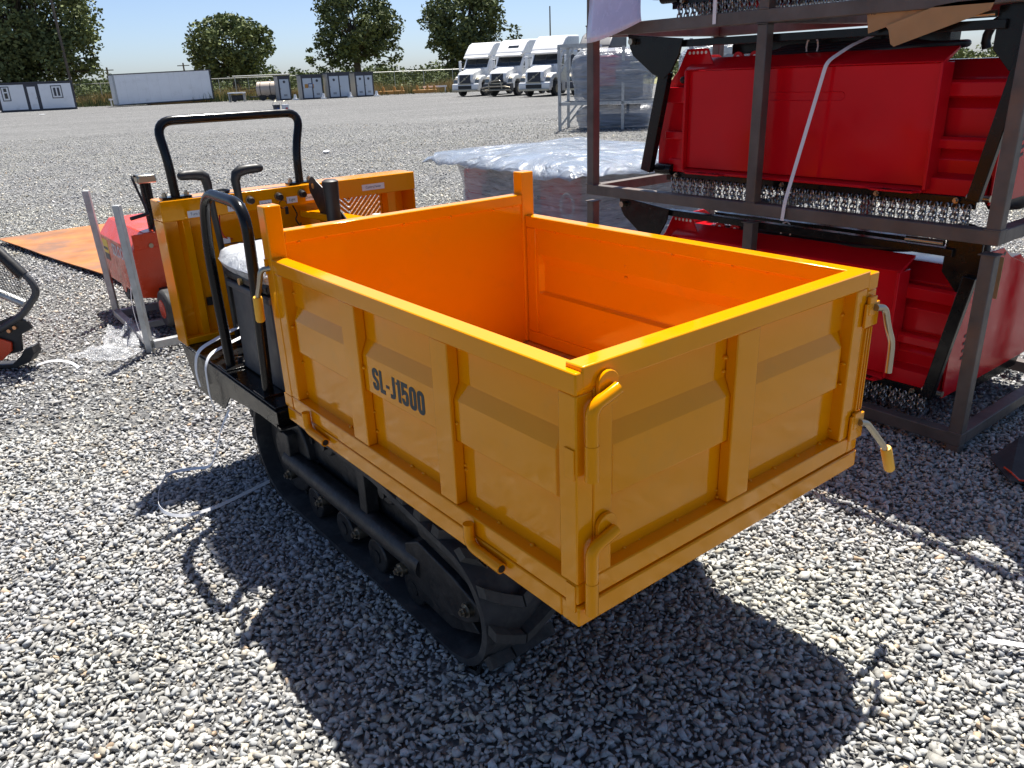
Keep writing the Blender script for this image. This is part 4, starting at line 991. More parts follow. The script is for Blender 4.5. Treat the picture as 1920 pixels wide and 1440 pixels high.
def wrap_side(cx, cy, hx, hy, rot, z0, z1, m, par, seed, waist=0.08, n=90, nz=14):
    mb = MB(); vs = []
    for j in range(nz+1):
        t = j/nz
        for i in range(n):
            a = 2*math.pi*i/n; c, s = math.cos(a), math.sin(a); p = 5
            r = (abs(c)**p+abs(s)**p)**(-1/p); x, y = hx*r*c, hy*r*s
            k = 1-waist*math.sin(math.pi*t)**1.0+0.035*mnoise.noise(Vector((x*2.2, y*2.2, t*2+seed)))+0.012*mnoise.noise(Vector((x*6, y*6, t*16+seed)))
            x, y = x*k, y*k
            vs.append((cx+x*math.cos(rot)-y*math.sin(rot), cy+x*math.sin(rot)+y*math.cos(rot), z0+(z1-z0)*t))
    mb.add(vs, [(j*n+i, j*n+(i+1) % n, (j+1)*n+(i+1) % n, (j+1)*n+i) for j in range(nz) for i in range(n)])
    return mb.build('film_wrap', m, par, smooth=60)
wrap_side(4.82, 5.15, 1.02, 1.24, rad(-5), 0.12, 0.80, 'film_wrap', wp, 3)
mb = MB(); mb.box(4.08, 5.6, 4.20, 6.05, 0.14, 0.72); ld = mb.build('load', 'grey_paint', wp, bevel=0.03)
for (y0, y1, z0, z1, m) in ((4.32, 4.85, 0.14, 0.70, 'red_paint'), (5.75, 6.1, 0.14, 0.68, 'red_paint'), (4.95, 5.12, 0.14, 0.60, 'toilet_panel'), (5.3, 5.8, 0.3, 0.55, 'black_paint')):
    mb = MB(); mb.box(4.02, 4.15, y0, y1, z0, z1); mb.build('loaded_part', m, wp, bevel=0.03)
mb = MB(); mb.tube([(3.99, 4.42+0.09*math.cos(a), 0.45+0.11*math.sin(a)) for a in np.linspace(0, 6.283, 20)[:-1]], 0.012, 8, closed=True); mb.build('loaded_ring', 'toilet_panel', wp, smooth=60)
for y in (4.2, 5.15, 6.1):
    mb = MB(); mb.box(3.92, 5.7, y-0.05, y+0.05, 0.0, 0.12); mb.build('pallet_bearer', 'cardboard', wp, bevel=0.004)

# ------------------------------------------------------------------ galvanised racks with wrapped machines further back
def galv_rack(origin, rot, label, L=3.6, label2='', seed=0, h=2.28):
    t = thing('galvanised_rack', label, 'rack', origin, rot)
    def bar(a, b, w=0.08, name='beam'):
        q = MB(); q.bar(a, b, w, w); return q.build(name, 'galvanised', t, off=(0,0,0))
    for x in (0.0, L*0.5, L):
        for y in (0.0, 1.5): bar((x, y, 0), (x, y, h if x != L*0.5 else h-0.1), name='post')
    for y in (0.0, 1.5):
        bar((0, y, 0.72), (L, y, 0.72)); bar((0.03, y, h-0.03), (L*0.28, y, h-0.03)); bar((0, y, 0.1), (0.5, y, 0.7), 0.05, 'brace'); bar((0.45, y, h-0.05), (0.02, y, h-0.75), 0.05, 'brace'); bar((L, y, 0.1), (L-0.5, y, 0.7), 0.05, 'brace')
    for x in (0.0, L): bar((x, 0, 0.72), (x, 1.5, 0.72)); bar((x, 0, h-0.03), (x, 1.5, h-0.03))
    return t
def wrapped_machine(origin, rot, label, hx, hy, z0, z1, seed, red=True):
    t = thing('wrapped_machine', label, 'wrapped machine', (origin[0], origin[1], z0), rot)
    mb = MB(); n, nz = 80, 22; vs = []
    for j in range(nz+1):
        tt = j/nz
        for i in range(n):
            a = 2*math.pi*i/n; c, s = math.cos(a), math.sin(a); r = (abs(c)**9+abs(s)**9)**(-1/9)
            lob = 0.90+0.08*math.sin(tt*math.pi)**0.6+0.07*mnoise.noise(Vector((c*1.5+seed, s*1.5, tt*2.2)))-0.25*max(0, tt-0.85)/0.15*0.5
            k = lob+0.02*mnoise.noise(Vector((c*6, s*6, tt*18+seed)))
            vs.append((hx*r*c*k, hy*r*s*k, (z1-z0)*tt+0.06*mnoise.noise(Vector((c*2, s*2, seed)))*tt))
    vs.append((0, 0, (z1-z0)*1.03)); e = len(vs)-1
    mb.add(vs, [(j*n+i, j*n+(i+1) % n, (j+1)*n+(i+1) % n, (j+1)*n+i) for j in range(nz) for i in range(n)] + [(nz*n+i, nz*n+(i+1) % n, e) for i in range(n)])
    mb.build('film_wrap', 'film_wrap_far', t, smooth=60, off=(0,0,0))
    mb = MB(); mb.box(-hx*0.7, hx*0.7, -hy*0.65, hy*0.65, 0.05, (z1-z0)*0.6); mb.build('body', 'grey_paint', t, bevel=0.06, off=(0,0,0))
    if red:
        mb = MB(); mb.box(-hx*0.35, hx*0.1, -hy*0.75, hy*0.6, 0.4, (z1-z0)*0.88); mb.build('hood', 'red_paint', t, bevel=0.06, off=(0,0,0))
    mb = MB(); mb.box(-hx*0.75, -hx*0.45, -hy*0.7, hy*0.7, 0.1, (z1-z0)*0.75); mb.build('wheel_block', 'rubber', t, bevel=0.1, off=(0,0,0))
    return t
ga = rad(-52)
gr = galv_rack((14.97, 16.80, 0), ga, 'bare galvanised steel rack beyond the wrapped pallet, carrying a wrapped machine')
def gloc(x, y): return (14.97+x*math.cos(ga)-y*math.sin(ga), 16.80+x*math.sin(ga)+y*math.cos(ga))
wrapped_machine(gloc(1.45, 0.75), ga, 'bulky machine in clear film standing on the galvanised rack', 1.15, 0.8, 0.755, 2.12, 2.0)
wrapped_machine(gloc(5.6, 1.6), ga, 'pale film-wrapped machine behind the middle crate, right of the galvanised rack', 2.4, 1.0, 0.0, 2.25, 6.0, False)
wrapped_machine(gloc(1.6, 0.8), ga, 'dark film-wrapped bundle on the gravel under the galvanised rack', 1.2, 0.6, 0.0, 0.62, 9.0, False)
# ------------------------------------------------------------------ left side: small orange machine in a crate, rusty plate, brush guard
rp = MB(); n = 10; vs = []
A, Bp, Cp, Dp = Vector((0.02, 9.70)), Vector((0.585, 6.27)), Vector((2.55, 6.55)), Vector((1.95, 10.0))
for z in (0.034, 0.044):
    for i in range(n+1):
        for j in range(n+1):
            u, v = i/n, j/n; p = (A*(1-u)+Bp*u)*(1-v)+(Dp*(1-u)+Cp*u)*v
            vs.append((p.x, p.y, z+0.012*mnoise.noise(Vector((p.x*1.2, p.y*0.8, 0)))+(0.02*(1-u)*(1-v))))
m_ = (n+1)**2; fs = []
for s in (0, 1):
    for i in range(n):
        for j in range(n):
            q = (s*m_+i*(n+1)+j, s*m_+(i+1)*(n+1)+j, s*m_+(i+1)*(n+1)+j+1, s*m_+i*(n+1)+j+1); fs.append(q[::-1] if s == 0 else q)
rim = [i*(n+1) for i in range(n+1)]+[n*(n+1)+j for j in range(1, n+1)]+[i*(n+1)+n for i in range(n-1, -1, -1)]+[j for j in range(n-1, 0, -1)]
for i in range(len(rim)): fs.append((rim[i], rim[i-1], rim[i-1]+m_, rim[i]+m_))
rp.add(vs, fs); tag(rp.build('steel_plate', 'rust_plate', smooth=50), 'flat rusty orange steel plate lying on the gravel', 'steel plate')

lc = thing('galvanised_crate', 'open galvanised crate frame with two leaning corner posts around the orange machine', 'crate', (0.7, 4.8, 0))
def gb(name, a, b, w=0.042): q = MB(); q.bar(a, b, w, w); return q.build(name, 'galvanised', lc, bevel=0.003)
gb('post', (0.255, 5.30, 0.0), (0.235, 5.31, 0.945)); gb('post', (0.215, 4.30, 0.0), (0.203, 4.31, 0.945))
gb('post', (1.45, 4.30, 0.0), (1.45, 4.31, 0.60)); gb('post', (1.45, 5.30, 0.0), (1.45, 5.31, 0.60))
gb('base_beam', (0.236, 4.27, 0.055), (1.43, 4.235, 0.055), 0.05); gb('base_beam', (0.25, 5.26, 0.055), (1.43, 5.26, 0.055), 0.05)
gb('base_beam', (0.222, 4.33, 0.056), (0.252, 5.28, 0.056), 0.045); gb('base_beam', (0.25, 4.78, 0.055), (1.43, 4.76, 0.055), 0.045)
om = thing('mini_machine', 'small orange-red tracked machine with crank post standing in the galvanised crate', 'machine', (0.7, 5.1, 0))
q = MB(); q.prism([(0.335, 0.25), (0.335, 0.575), (0.425, 0.688), (0.93, 0.688), (1.0, 0.60), (1.0, 0.25), (0.62, 0.19)][::-1], 'y', 4.76, 5.72); hd = q.build('hood', 'orange_paint', om, bevel=0.006)
q = MB(); q.box(0.345, 0.62, 4.748, 4.7595, 0.585, 0.684); q.build('rear_panel', 'orange_paint', hd, bevel=0.003)
q = MB(); q.prism([(0.53, 0.655), (0.565, 0.665), (0.575, 0.62), (0.585, 0.58), (0.553, 0.574), (0.556, 0.62)], 'y', 4.744, 4.7475); q.build('gauge_sticker', 'decal_yellow', hd)
q = MB(); q.cyl((0.455, 4.748, 0.60), (0.455, 4.738, 0.60), 0.016, 12); q.build('cap', 'zinc', hd, smooth=40)
q = MB(); q.box(0.3335, 0.3348, 5.50, 5.68, 0.40, 0.555); q.build('decal_panel', 'decal_yellow', hd)
q = MB(); q.box(0.3330, 0.3335, 5.50, 5.68, 0.40, 0.45); q.box(0.3330, 0.3335, 5.52, 5.66, 0.475, 0.495); q.build('decal_print', 'charcoal_trim', hd)
lettering('SDLOOL', 0.12, 'decal_white', hd, (0.3330, 5.19, 0.505), (rad(90), 0, rad(-90)), sx=0.78, offset=0.003)
q = MB(); q.box(0.3335, 0.3348, 4.86, 4.96, 0.47, 0.56); q.build('decal_panel', 'charcoal_trim', hd)
q = MB(); q.tube([(0.54, 4.92, 0.55), (0.535, 4.90, 1.0)], 0.037, 16); mp_ = q.build('crank_post', 'black_paint', om, smooth=40)
q = MB(); q.box(0.475, 0.60, 4.83, 4.95, 1.0, 1.055); gx = q.build('gear_head', 'zinc', mp_, bevel=0.012)
q = MB(); q.tube(fillet([(0.475, 4.88, 1.05), (0.455, 4.87, 1.055), (0.45, 4.85, 1.03), (0.50, 4.83, 0.80), (0.49, 4.82, 0.792)], 0.02, 4), 0.009, 8); q.tube([(0.50, 4.83, 0.80), (0.375, 4.80, 0.785)], 0.013, 8); q.build('crank_handle', 'soft_black', gx, smooth=50)
q = MB(); q.tube([(0.50, 4.77, 0.69), (0.585, 4.74, 0.845)], 0.010, 8); q.ball((0.59, 4.74, 0.855), 0.022); q.build('throttle_lever', 'soft_black', om, smooth=50)
q = MB(); q.tube(fillet([(0.72, 4.735, 0.60), (0.63, 4.72, 0.605), (0.60, 4.70, 0.55)], 0.03, 4), 0.014, 8); q.build('clamp_lever', 'soft_black', om, smooth=50)
for (y, z, r) in ((5.55, 0.20, 0.13), (4.55, 0.20, 0.13)):
    for x0 in (0.40, 0.85):
        q = MB(); q.cyl((x0, y, z), (x0+0.13, y, z), r, 24); w_ = q.build('wheel', 'rubber', om, bevel=0.02)
        q = MB(); q.cyl((x0-0.006, y, z), (x0+0.02, y, z), r*0.5, 16); q.build('rim', 'orange_paint', w_, bevel=0.004)
q = MB(); q.box(0.45, 0.95, 4.60, 5.60, 0.22, 0.30); q.build('underframe', 'frame_black', om, bevel=0.006)
q = MB(); q.prism([(4.40, 0.16), (4.48, 0.36), (4.74, 0.50), (4.74, 0.20)], 'x', 0.64, 0.93); q.build('gear_housing', 'frame_black', om, bevel=0.02)
q = MB(); q.tube([(0.90, 4.45, 0.46), (0.60, 4.30, 0.08)], 0.006, 6); q.build('tie_strap', 'white_strap', om)
# straps and film on the crate
q = MB(); q.ribbon(fillet([(0.325, 4.74, 0.52), (0.27, 4.60, 0.50), (0.20, 4.50, 0.30), (0.20, 4.40, 0.05), (0.22, 4.28, 0.03), (0.30, 4.22, 0.02)], 0.1, 5), 0.014, 0.0012, (0, 1, 0)); tag(q.build('packing_strap', 'white_strap'), 'loose white strap hanging beside the near crate post of the orange machine', 'strap')
def film_pile(name, cx, cy, hx, hy, h, rot, label, seed):
    mb = MB(); n = 22; vs = []
    for i in range(n+1):
        for j in range(n+1):
            u, v = i/n*2-1, j/n*2-1; r = min(1, math.hypot(u, v))
            k = 1+0.35*mnoise.noise(Vector((u*1.6+seed, v*1.6, 0)))
            x, y = hx*u*k, hy*v*k; z = 0.018+h*(1-r)*(0.5+abs(mnoise.noise(Vector((u*3, v*3, seed))))*1.6)+0.03*abs(mnoise.noise(Vector((u*7, v*7, seed))))
            vs.append((cx+x*math.cos(rot)-y*math.sin(rot), cy+x*math.sin(rot)+y*math.cos(rot), z))
    mb.add(vs, [(i*(n+1)+j, (i+1)*(n+1)+j, (i+1)*(n+1)+j+1, i*(n+1)+j+1) for i in range(n) for j in range(n)])
    tag(mb.build(name, 'film_scrap', smooth=40), label, 'film')
film_pile('film_scrap', 0.20, 4.70, 0.16, 0.30, 0.10, rad(-20), 'crumpled clear film heaped by the galvanised crate', 2.0)
film_pile('film_scrap', -0.02, 4.42, 0.12, 0.22, 0.04, rad(40), 'flat torn piece of clear film on the gravel left of the crate', 5.0)

# black brush guard of a machine at the left edge
bgd = thing('guarded_machine', 'black tubular guard with wire mesh and orange plate at the left picture edge', 'machine', (-0.75, 4.75, 0))
LX = Vector((-0.79, 0.613, 0)); O_ = Vector((-0.325, 4.445, 0))
def lp(a, z, b=0.0): return O_+LX*a+Vector((0.61, 0.79, 0))*b+Vector((0, 0, z))
q = MB(); q.tube(fillet([lp(1.1, 1.10), lp(0.16, 0.745), lp(0.0, 0.55), lp(-0.015, 0.475), lp(0.11, 0.34), lp(0.27, 0.255), lp(0.75, 0.05, 0.1)], 0.06, 6), 0.021, 12); g1 = q.build('guard_tube', 'grey_paint', bgd, smooth=50)
q = MB(); q.tube([lp(1.0, 1.145), lp(0.20, 0.80), lp(0.04, 0.585)], 0.034, 12); q.build('foam_sleeve', 'soft_black', g1, smooth=50)
q = MB(); q.tube([lp(0.9, 0.98, 0.03), lp(0.16, 0.66, 0.03), lp(0.08, 0.555, 0.03)], 0.012, 10); q.build('gas_strut', 'zinc', bgd, smooth=50)
q = MB(); q.tube([lp(0.7, 0.72, 0.04), lp(0.10, 0.40, 0.04)], 0.026, 10); q.build('cross_tube', 'galvanised', bgd, smooth=50)
q = MB()
for k in range(46):
    a0 = 0.05+k*0.018
    q.bar(lp(a0, 0.40+0.36*a0*0.9, 0.02), lp(a0+0.06, 0.60+0.45*a0*0.9, 0.02), 0.0022, 0.0022)
for k in range(14):
    q.bar(lp(0.04+0.004*k, 0.40+k*0.016, 0.02), lp(0.9, 0.75+k*0.016, 0.02), 0.0022, 0.0022)
q.build('wire_mesh', 'soft_black', bgd, kind='stuff')
def plate(name, pts, m, b0, b1, bev=0.003):
    q = MB(); P0 = [lp(a, z, b0) for a, z in pts]; P1 = [lp(a, z, b1) for a, z in pts]; k = len(pts)
    q.add(P0+P1, [tuple(range(k)), tuple(range(k, 2*k))[::-1]]+[(i, k+i, k+(i+1) % k, (i+1) % k) for i in range(k)]); return q.build(name, m, bgd, bevel=bev)
bk = plate('bracket', [(0.18, 0.335), (0.09, 0.30), (0.075, 0.255), (0.155, 0.215), (0.175, 0.11), (0.40, 0.06), (0.55, 0.16), (0.45, 0.24)], 'frame_black', 0.0, 0.02)
plate('skid', [(0.09, 0.145), (0.085, 0.10), (0.13, 0.045), (0.22, 0.012), (0.7, 0.0), (0.7, 0.02), (0.24, 0.035), (0.17, 0.09), (0.14, 0.13)], 'frame_black', -0.03, 0.06)
plate('orange_plate', [(0.215, 0.175), (0.225, 0.12), (0.30, 0.06), (0.60, 0.05), (0.60, 0.36), (0.32, 0.22)], 'orange_paint', -0.02, -0.004)
for (a, z) in ((0.175, 0.265), (0.215, 0.245)):
    q = MB(); q.cyl(lp(a, z, 0.0), lp(a, z, -0.012), 0.012, 10); q.build('bolt', 'copper_bolt', bk, smooth=40)
q = MB(); q.ribbon(fillet([lp(0.10, 0.02, -0.02), lp(-0.02, 0.06, -0.05), lp(-0.13, 0.05, -0.05), lp(-0.22, 0.03, -0.12)], 0.1, 5), 0.018, 0.0012, (0.3, 0.8, 0.4)); tag(q.build('packing_strap', 'white_strap'), 'short white strap end curling over gravel at the left edge', 'strap')
q = MB(); q.box(-1.6, -0.75, 4.9, 5.7, 0.1, 0.55); q.build('engine_body', 'orange_paint', bgd, bevel=0.03)

# white strap looping over the gravel in front of the platform
pts = [(-0.020, 2.05, 0.375), (-0.055, 2.075, 0.30), (-0.075, 2.16, 0.16), (-0.085, 2.24, 0.06), (-0.13, 2.33, 0.036), (-0.235, 2.375, 0.036), (-0.315, 2.225, 0.036), (-0.354, 2.087, 0.036), (-0.345, 2.003, 0.036), (-0.30, 1.94, 0.036), (-0.19, 1.92, 0.036), (-0.05, 1.955, 0.036), (0.092, 1.994, 0.036), (0.20, 2.02, 0.02)]
q = MB(); q.ribbon(fillet(pts, 0.08, 6), 0.013, 0.0012, [(0.2, 0.2, 1)]*0 or (0.25, 0.6, 0.75)); tag(q.build('packing_strap', 'white_strap'), 'long white strap looping from the dumper platform over the gravel', 'strap')
q = MB(); q.ribbon([(1.262, -0.372, 0.03), (1.30, -0.43, 0.032), (1.36, -0.52, 0.028), (1.5, -0.60, 0.03)], 0.016, 0.0015, (0.6, 0.5, 0.2)); tag(q.build('packing_strap', 'white_strap'), 'pale strap piece on sunny gravel at the right picture edge', 'strap')
# black rubber flap at the right edge under the rack
fl = thing('rubber_flap', 'black rubber flap with orange edge on the gravel at the right edge', 'rubber flap', (2.5, 0.02, 0))
q = MB(); q.add([(2.44, 0.10, 0.035), (2.30, -0.03, 0.03), (2.55, -0.35, 0.03), (2.80, -0.05, 0.10), (2.60, 0.06, 0.09)], [(0,1,2,3,4)]); f_ = q.build('flap', 'rubber', fl); md = f_.modifiers.new('t', 'SOLIDIFY'); md.thickness = 0.006
q = MB(); q.tube([(2.37, 0.02, 0.045), (2.345, -0.015, 0.045), (2.31, -0.06, 0.04), (2.36, -0.16, 0.045)], 0.004, 6); q.build('edge_cord', 'orange_paint', fl)
# ------------------------------------------------------------------ background: trees, fence, cabins, trailer, toilets, trucks
def leaf_mesh(name, clumps, per, size, m, seed, flat=0.0):
    """many leaf-sized quads spread through clumps [(centre, radius)]"""
    rng = np.random.default_rng(seed); V = []
    for (c, r) in clumps:
        k = max(6, int(per*1.9*(r**2)))
        d = rng.normal(size=(k, 3)); d /= np.linalg.norm(d, axis=1)[:, None]
        rad_ = r*rng.uniform(0.25, 1.0, (k, 1))**0.5
        p = np.array(c)+d*rad_*np.array([1, 1, 0.8])
        a = rng.normal(size=(k, 3)); a[:, 2] *= 0.6; a /= np.linalg.norm(a, axis=1)[:, None]
        b = np.cross(a, rng.normal(size=(k, 3))); b /= np.linalg.norm(b, axis=1)[:, None]
        s = size*rng.uniform(0.6, 1.3, (k, 1))
        V.append(np.stack([p-a*s, p+b*s*0.6, p+a*s, p-b*s*0.6], 1).reshape(-1, 3))
    V = np.concatenate(V).astype(np.float32); n = len(V)//4
    me = bpy.data.meshes.new(name); me.vertices.add(len(V)); me.vertices.foreach_set('co', V.ravel())
    me.loops.add(len(V)); me.loops.foreach_set('vertex_index', np.arange(len(V), dtype=np.int32))
    me.polygons.add(n); me.polygons.foreach_set('loop_start', np.arange(0, len(V), 4, dtype=np.int32))
    me.update(calc_edges=True); me.materials.append(MATS[m]); return me
def tree(base, crown_c, crown_r, label, m, seed, gaps=0.0, nclump=60, lobes=(), per=26, size=0.25, lean=(0, 0)):
    """crown_c, crown_r relative to base; clumps sit on the crown's shell and inside it"""
    t = thing('tree', label, 'tree', base, YROT, group='broad dark green trees beyond the fence')
    rng = random.Random(seed); cl = []
    def fill(c, r, k):
        for i in range(k):
            while True:
                d = Vector((rng.uniform(-1,1), rng.uniform(-1,1), rng.uniform(-1,1)))
                if 0.30 < d.length < 1: break
            d = d.normalized()*(d.length**0.55)
            p = Vector(c)+Vector((d.x*r[0], d.y*r[1], d.z*r[2]))
            if mnoise.noise(p*0.42+Vector((seed, 0, 0))) < -0.22+gaps: continue
            cl.append((p, rng.uniform(0.6, 1.2)*min(r)*0.30))
    fill(crown_c, crown_r, nclump)
    for (c, r, k) in lobes: fill(c, r, k)
    o = link('crown', leaf_mesh('crown', cl, per, size, m, seed), t)
    # trunk and limbs reaching into the clumps
    mb = MB(); cz = crown_c[2]-crown_r[2]*0.55
    tr = 0.07*crown_r[0]+0.08
    mb.tube([(0, 0, -0.2), (0.05, 0, cz*0.5), (lean[0], lean[1], cz+0.4), (crown_c[0]*0.6+lean[0], crown_c[1]*0.6, crown_c[2])], [tr*1.35, tr, tr*0.8, tr*0.35], 10)
    trunk = mb.build('trunk', 'bark', t, smooth=60, off=(0,0,0))
    for i, (p, r) in enumerate(cl[::3]):
        mb = MB(); s0 = Vector((lean[0]*0.9, lean[1]*0.9, cz*0.75+0.35*rng.random()*crown_r[2])); mid = s0.lerp(p, 0.5)+Vector((rng.uniform(-.4,.4), rng.uniform(-.4,.4), -0.25))
        mb.tube([s0, mid, p], [tr*0.36, tr*0.2, tr*0.06], 6); mb.build('limb', 'bark', t, smooth=60, off=(0,0,0))
    return t
tree(yard(95, -52.5), (0, 0, 8.6), (7.6, 6.5, 6.6), 'large dark tree at the far left behind the white cabin', 'leaf', 3, nclump=300, lobes=(((5.5, 0, 5.0), (2.6, 3, 2.8), 36), ((-3, 0, 4.2), (5, 4, 2.2), 36)), per=24)
tree(yard(105, -32.8), (0, 0, 5.7), (4.9, 4.5, 3.5), 'round compact dark tree behind the white box trailer', 'leaf', 8, nclump=190, gaps=-0.2, lobes=(((-1.5, 0, 4.0), (3.2, 3, 1.8), 24), ((1.8, 0, 3.8), (3, 3, 1.7), 24)), per=30)
tree(yard(110, -18.4), (0.3, 0, 8.4), (5.0, 4.6, 4.6), 'tall open tree with visible limbs behind the portable toilets', 'leaf_dark', 13, nclump=150, gaps=0.0, lobes=(((-4.6, 0, 4.2), (1.7, 2, 2.0), 26), ((3.3, 0, 5.6), (3.0, 3, 2.6), 46), ((-2.2, 0, 5.2), (2.5, 2.5, 2.2), 36)), per=30)
tree(yard(105, -3.6), (-0.6, 0, 7.2), (4.4, 4.4, 5.0), 'dark spreading tree directly behind the white trucks', 'leaf_dark', 21, nclump=190, gaps=-0.1, lobes=(((3.6, 0, 5.0), (3.2, 3, 2.2), 30), ((5.8, 0, 4.2), (1.6, 2, 1.4), 12), ((-1.5, 0, 2.6), (3.0, 3, 2.0), 26)), per=26)

# hedge of orchard trees and dry grass: masses
def band(name, m, label, d0, d1, s0, s1, h0, h1, n, size, seed, per=10, r=(0.7, 1.6)):
    rng = random.Random(seed); cl = []
    for i in range(n):
        d = rng.uniform(d0, d1); s = rng.uniform(s0, s1); hh = h0+(h1-h0)*(0.5+0.5*mnoise.noise(Vector((s*0.09, d*0.05, seed)))*1.5)
        p = yard(d, s, rng.uniform(0.1, max(0.3, hh))); cl.append((p, rng.uniform(*r)))
    o = link(name, leaf_mesh(name, cl, per, size, m, seed)); tag(o, label, None, kind='stuff'); return o
band('hedge', 'leaf_bush', 'distant green hedge row beyond the fence', 128, 150, -75, 45, 1.3, 3.0, 1300, 0.24, 31, per=9)
band('tree_line', 'leaf_dark', 'far-off dark tree line on the horizon', 240, 290, -190, 160, 2.0, 5.2, 700, 0.6, 37, per=4, r=(1.6, 3.4))
def grass_strip(name, label, d0, d1, s0, s1, n, h, seed, m='dry_grass'):
    rng = np.random.default_rng(seed)
    d = rng.uniform(d0, d1, n); s = rng.uniform(s0, s1, n)
    dens = np.array([mnoise.noise(Vector((a*0.16, b*0.3, seed))) for a, b in zip(s, d)])
    k = dens > -0.18; d, s, dens = d[k], s[k], dens[k]; n = len(d)
    base = np.array([yard(0, 0)[:]])+d[:, None]*np.array(F2)[None]+s[:, None]*np.array(R2)[None]
    hh = h*rng.uniform(0.35, 1.1, n)*(0.65+dens); lean = rng.normal(0, 0.22, (n, 2))*hh[:, None]; w = rng.uniform(0.015, 0.045, n)
    ang = rng.uniform(0, 3.14, n); wv = np.stack([np.cos(ang)*w, np.sin(ang)*w, 0*w], 1)
    top = base.copy(); top[:, 0] += lean[:, 0]; top[:, 1] += lean[:, 1]; top[:, 2] += hh
    V = np.stack([base-wv, base+wv, top+wv*0.3, top-wv*0.3], 1).reshape(-1, 3).astype(np.float32)
    me = bpy.data.meshes.new(name); me.vertices.add(len(V)); me.vertices.foreach_set('co', V.ravel())
    me.loops.add(len(V)); me.loops.foreach_set('vertex_index', np.arange(len(V), dtype=np.int32))
    me.polygons.add(n); me.polygons.foreach_set('loop_start', np.arange(0, len(V), 4, dtype=np.int32))
    me.update(calc_edges=True); me.materials.append(MATS[m]); tag(link(name, me), label, None, kind='stuff')
grass_strip('grass', 'tall dry grass along the fence line', 86, 99, -62, 14, 42000, 1.25, 41)
grass_strip('weeds', 'short green weeds between the cabin and the trailer', 83.5, 88, -48, 8, 5000, 0.9, 43, 'leaf_bush')

# chain-link fence
fn = thing('chain_link_fence', 'thin chain-link fence with steel top rail along the yard edge', 'fence', yard(93, -20))
s = -66.0; prev = None
while s < 30:
    p = yard(93+0.03*(s+20), s); q = MB(); q.cyl((p.x, p.y, 0), (p.x, p.y, 2.25), 0.04, 8); q.build('post', 'galvanised', fn)
    if prev is not None:
        q = MB(); q.cyl((prev.x, prev.y, 2.22), (p.x, p.y, 2.22), 0.032, 6); q.build('top_rail', 'galvanised', fn)
        q = MB()
        for k in range(9): q.bar((prev.x, prev.y, 0.1+k*0.25), (p.x, p.y, 0.1+k*0.25), 0.006, 0.006)
        for k in range(12):
            a = prev.lerp(p, k/12); q.bar((a.x, a.y, 0.05), (a.x, a.y, 2.2), 0.006, 0.006)
        q.build('wire_mesh', 'galvanised', fn, kind='stuff')
    prev = p; s += 3.2
# heavier gate rail seen right of the trailer
gt = thing('gate_rail', 'pale horizontal pipe rail above the scrap, right of the box trailer', 'rail', yard(92, -27))
q = MB(); q.cyl(yard(92, -29.0, 2.36), yard(92, -22.8, 2.36), 0.07, 10); q.build('pipe', 'galvanised', gt)
for s in (-28.8, -23.0): q = MB(); q.cyl(yard(92, s, 0), yard(92, s, 2.36), 0.05, 8); q.build('post', 'galvanised', gt)
sc_ = thing('scrap_frame', 'leaning dark scrap frame with ladder rails in the weeds', 'scrap frame', yard(90.5, -25))
for k in range(5): q = MB(); q.bar(yard(90, -28.0, 0.7+0.3*k), yard(90, -24.2, 1.0+0.26*k), 0.06, 0.05); q.build('rail', 'black_paint', sc_)
for k in range(3): q = MB(); q.bar(yard(90.2, -24.6+k*0.5, 1.9-0.1*k), yard(89.8, -23.4+k*0.45, 0.0), 0.14, 0.12); q.build('strut', 'galvanised', sc_)
# utility poles
def pole(d, s, h, label, r=0.14, arm=True, lean=0.0):
    t = thing('utility_pole', label, 'pole', yard(d, s), YROT, group='wooden utility poles far off')
    q = MB(); q.tube([(0, 0, 0), (lean, 0, h)], [r, r*0.7], 8); q.build('mast', 'wood_pole', t, off=(0,0,0), smooth=50)
    if arm: q = MB(); q.bar((-1.2+lean, 0, h-0.5), (1.2+lean, 0, h-0.5), 0.14, 0.16); q.build('crossarm', 'wood_pole', t, off=(0,0,0))
pole(160, -73.7, 5.4, 'utility pole left of the box trailer on the horizon', 0.24)
pole(170, -63.0, 5.9, 'utility pole just above the box trailer roof', 0.22)
pole(91, -46.0, 12.5, 'tall bare pole in front of the large left tree', 0.16, False, -0.2)
pole(120, 7.3, 10.0, 'tall slim pole standing behind the trucks', 0.12, False)
pole(150, -29.5, 4.6, 'small pole between the round tree and the toilets', 0.12, False)

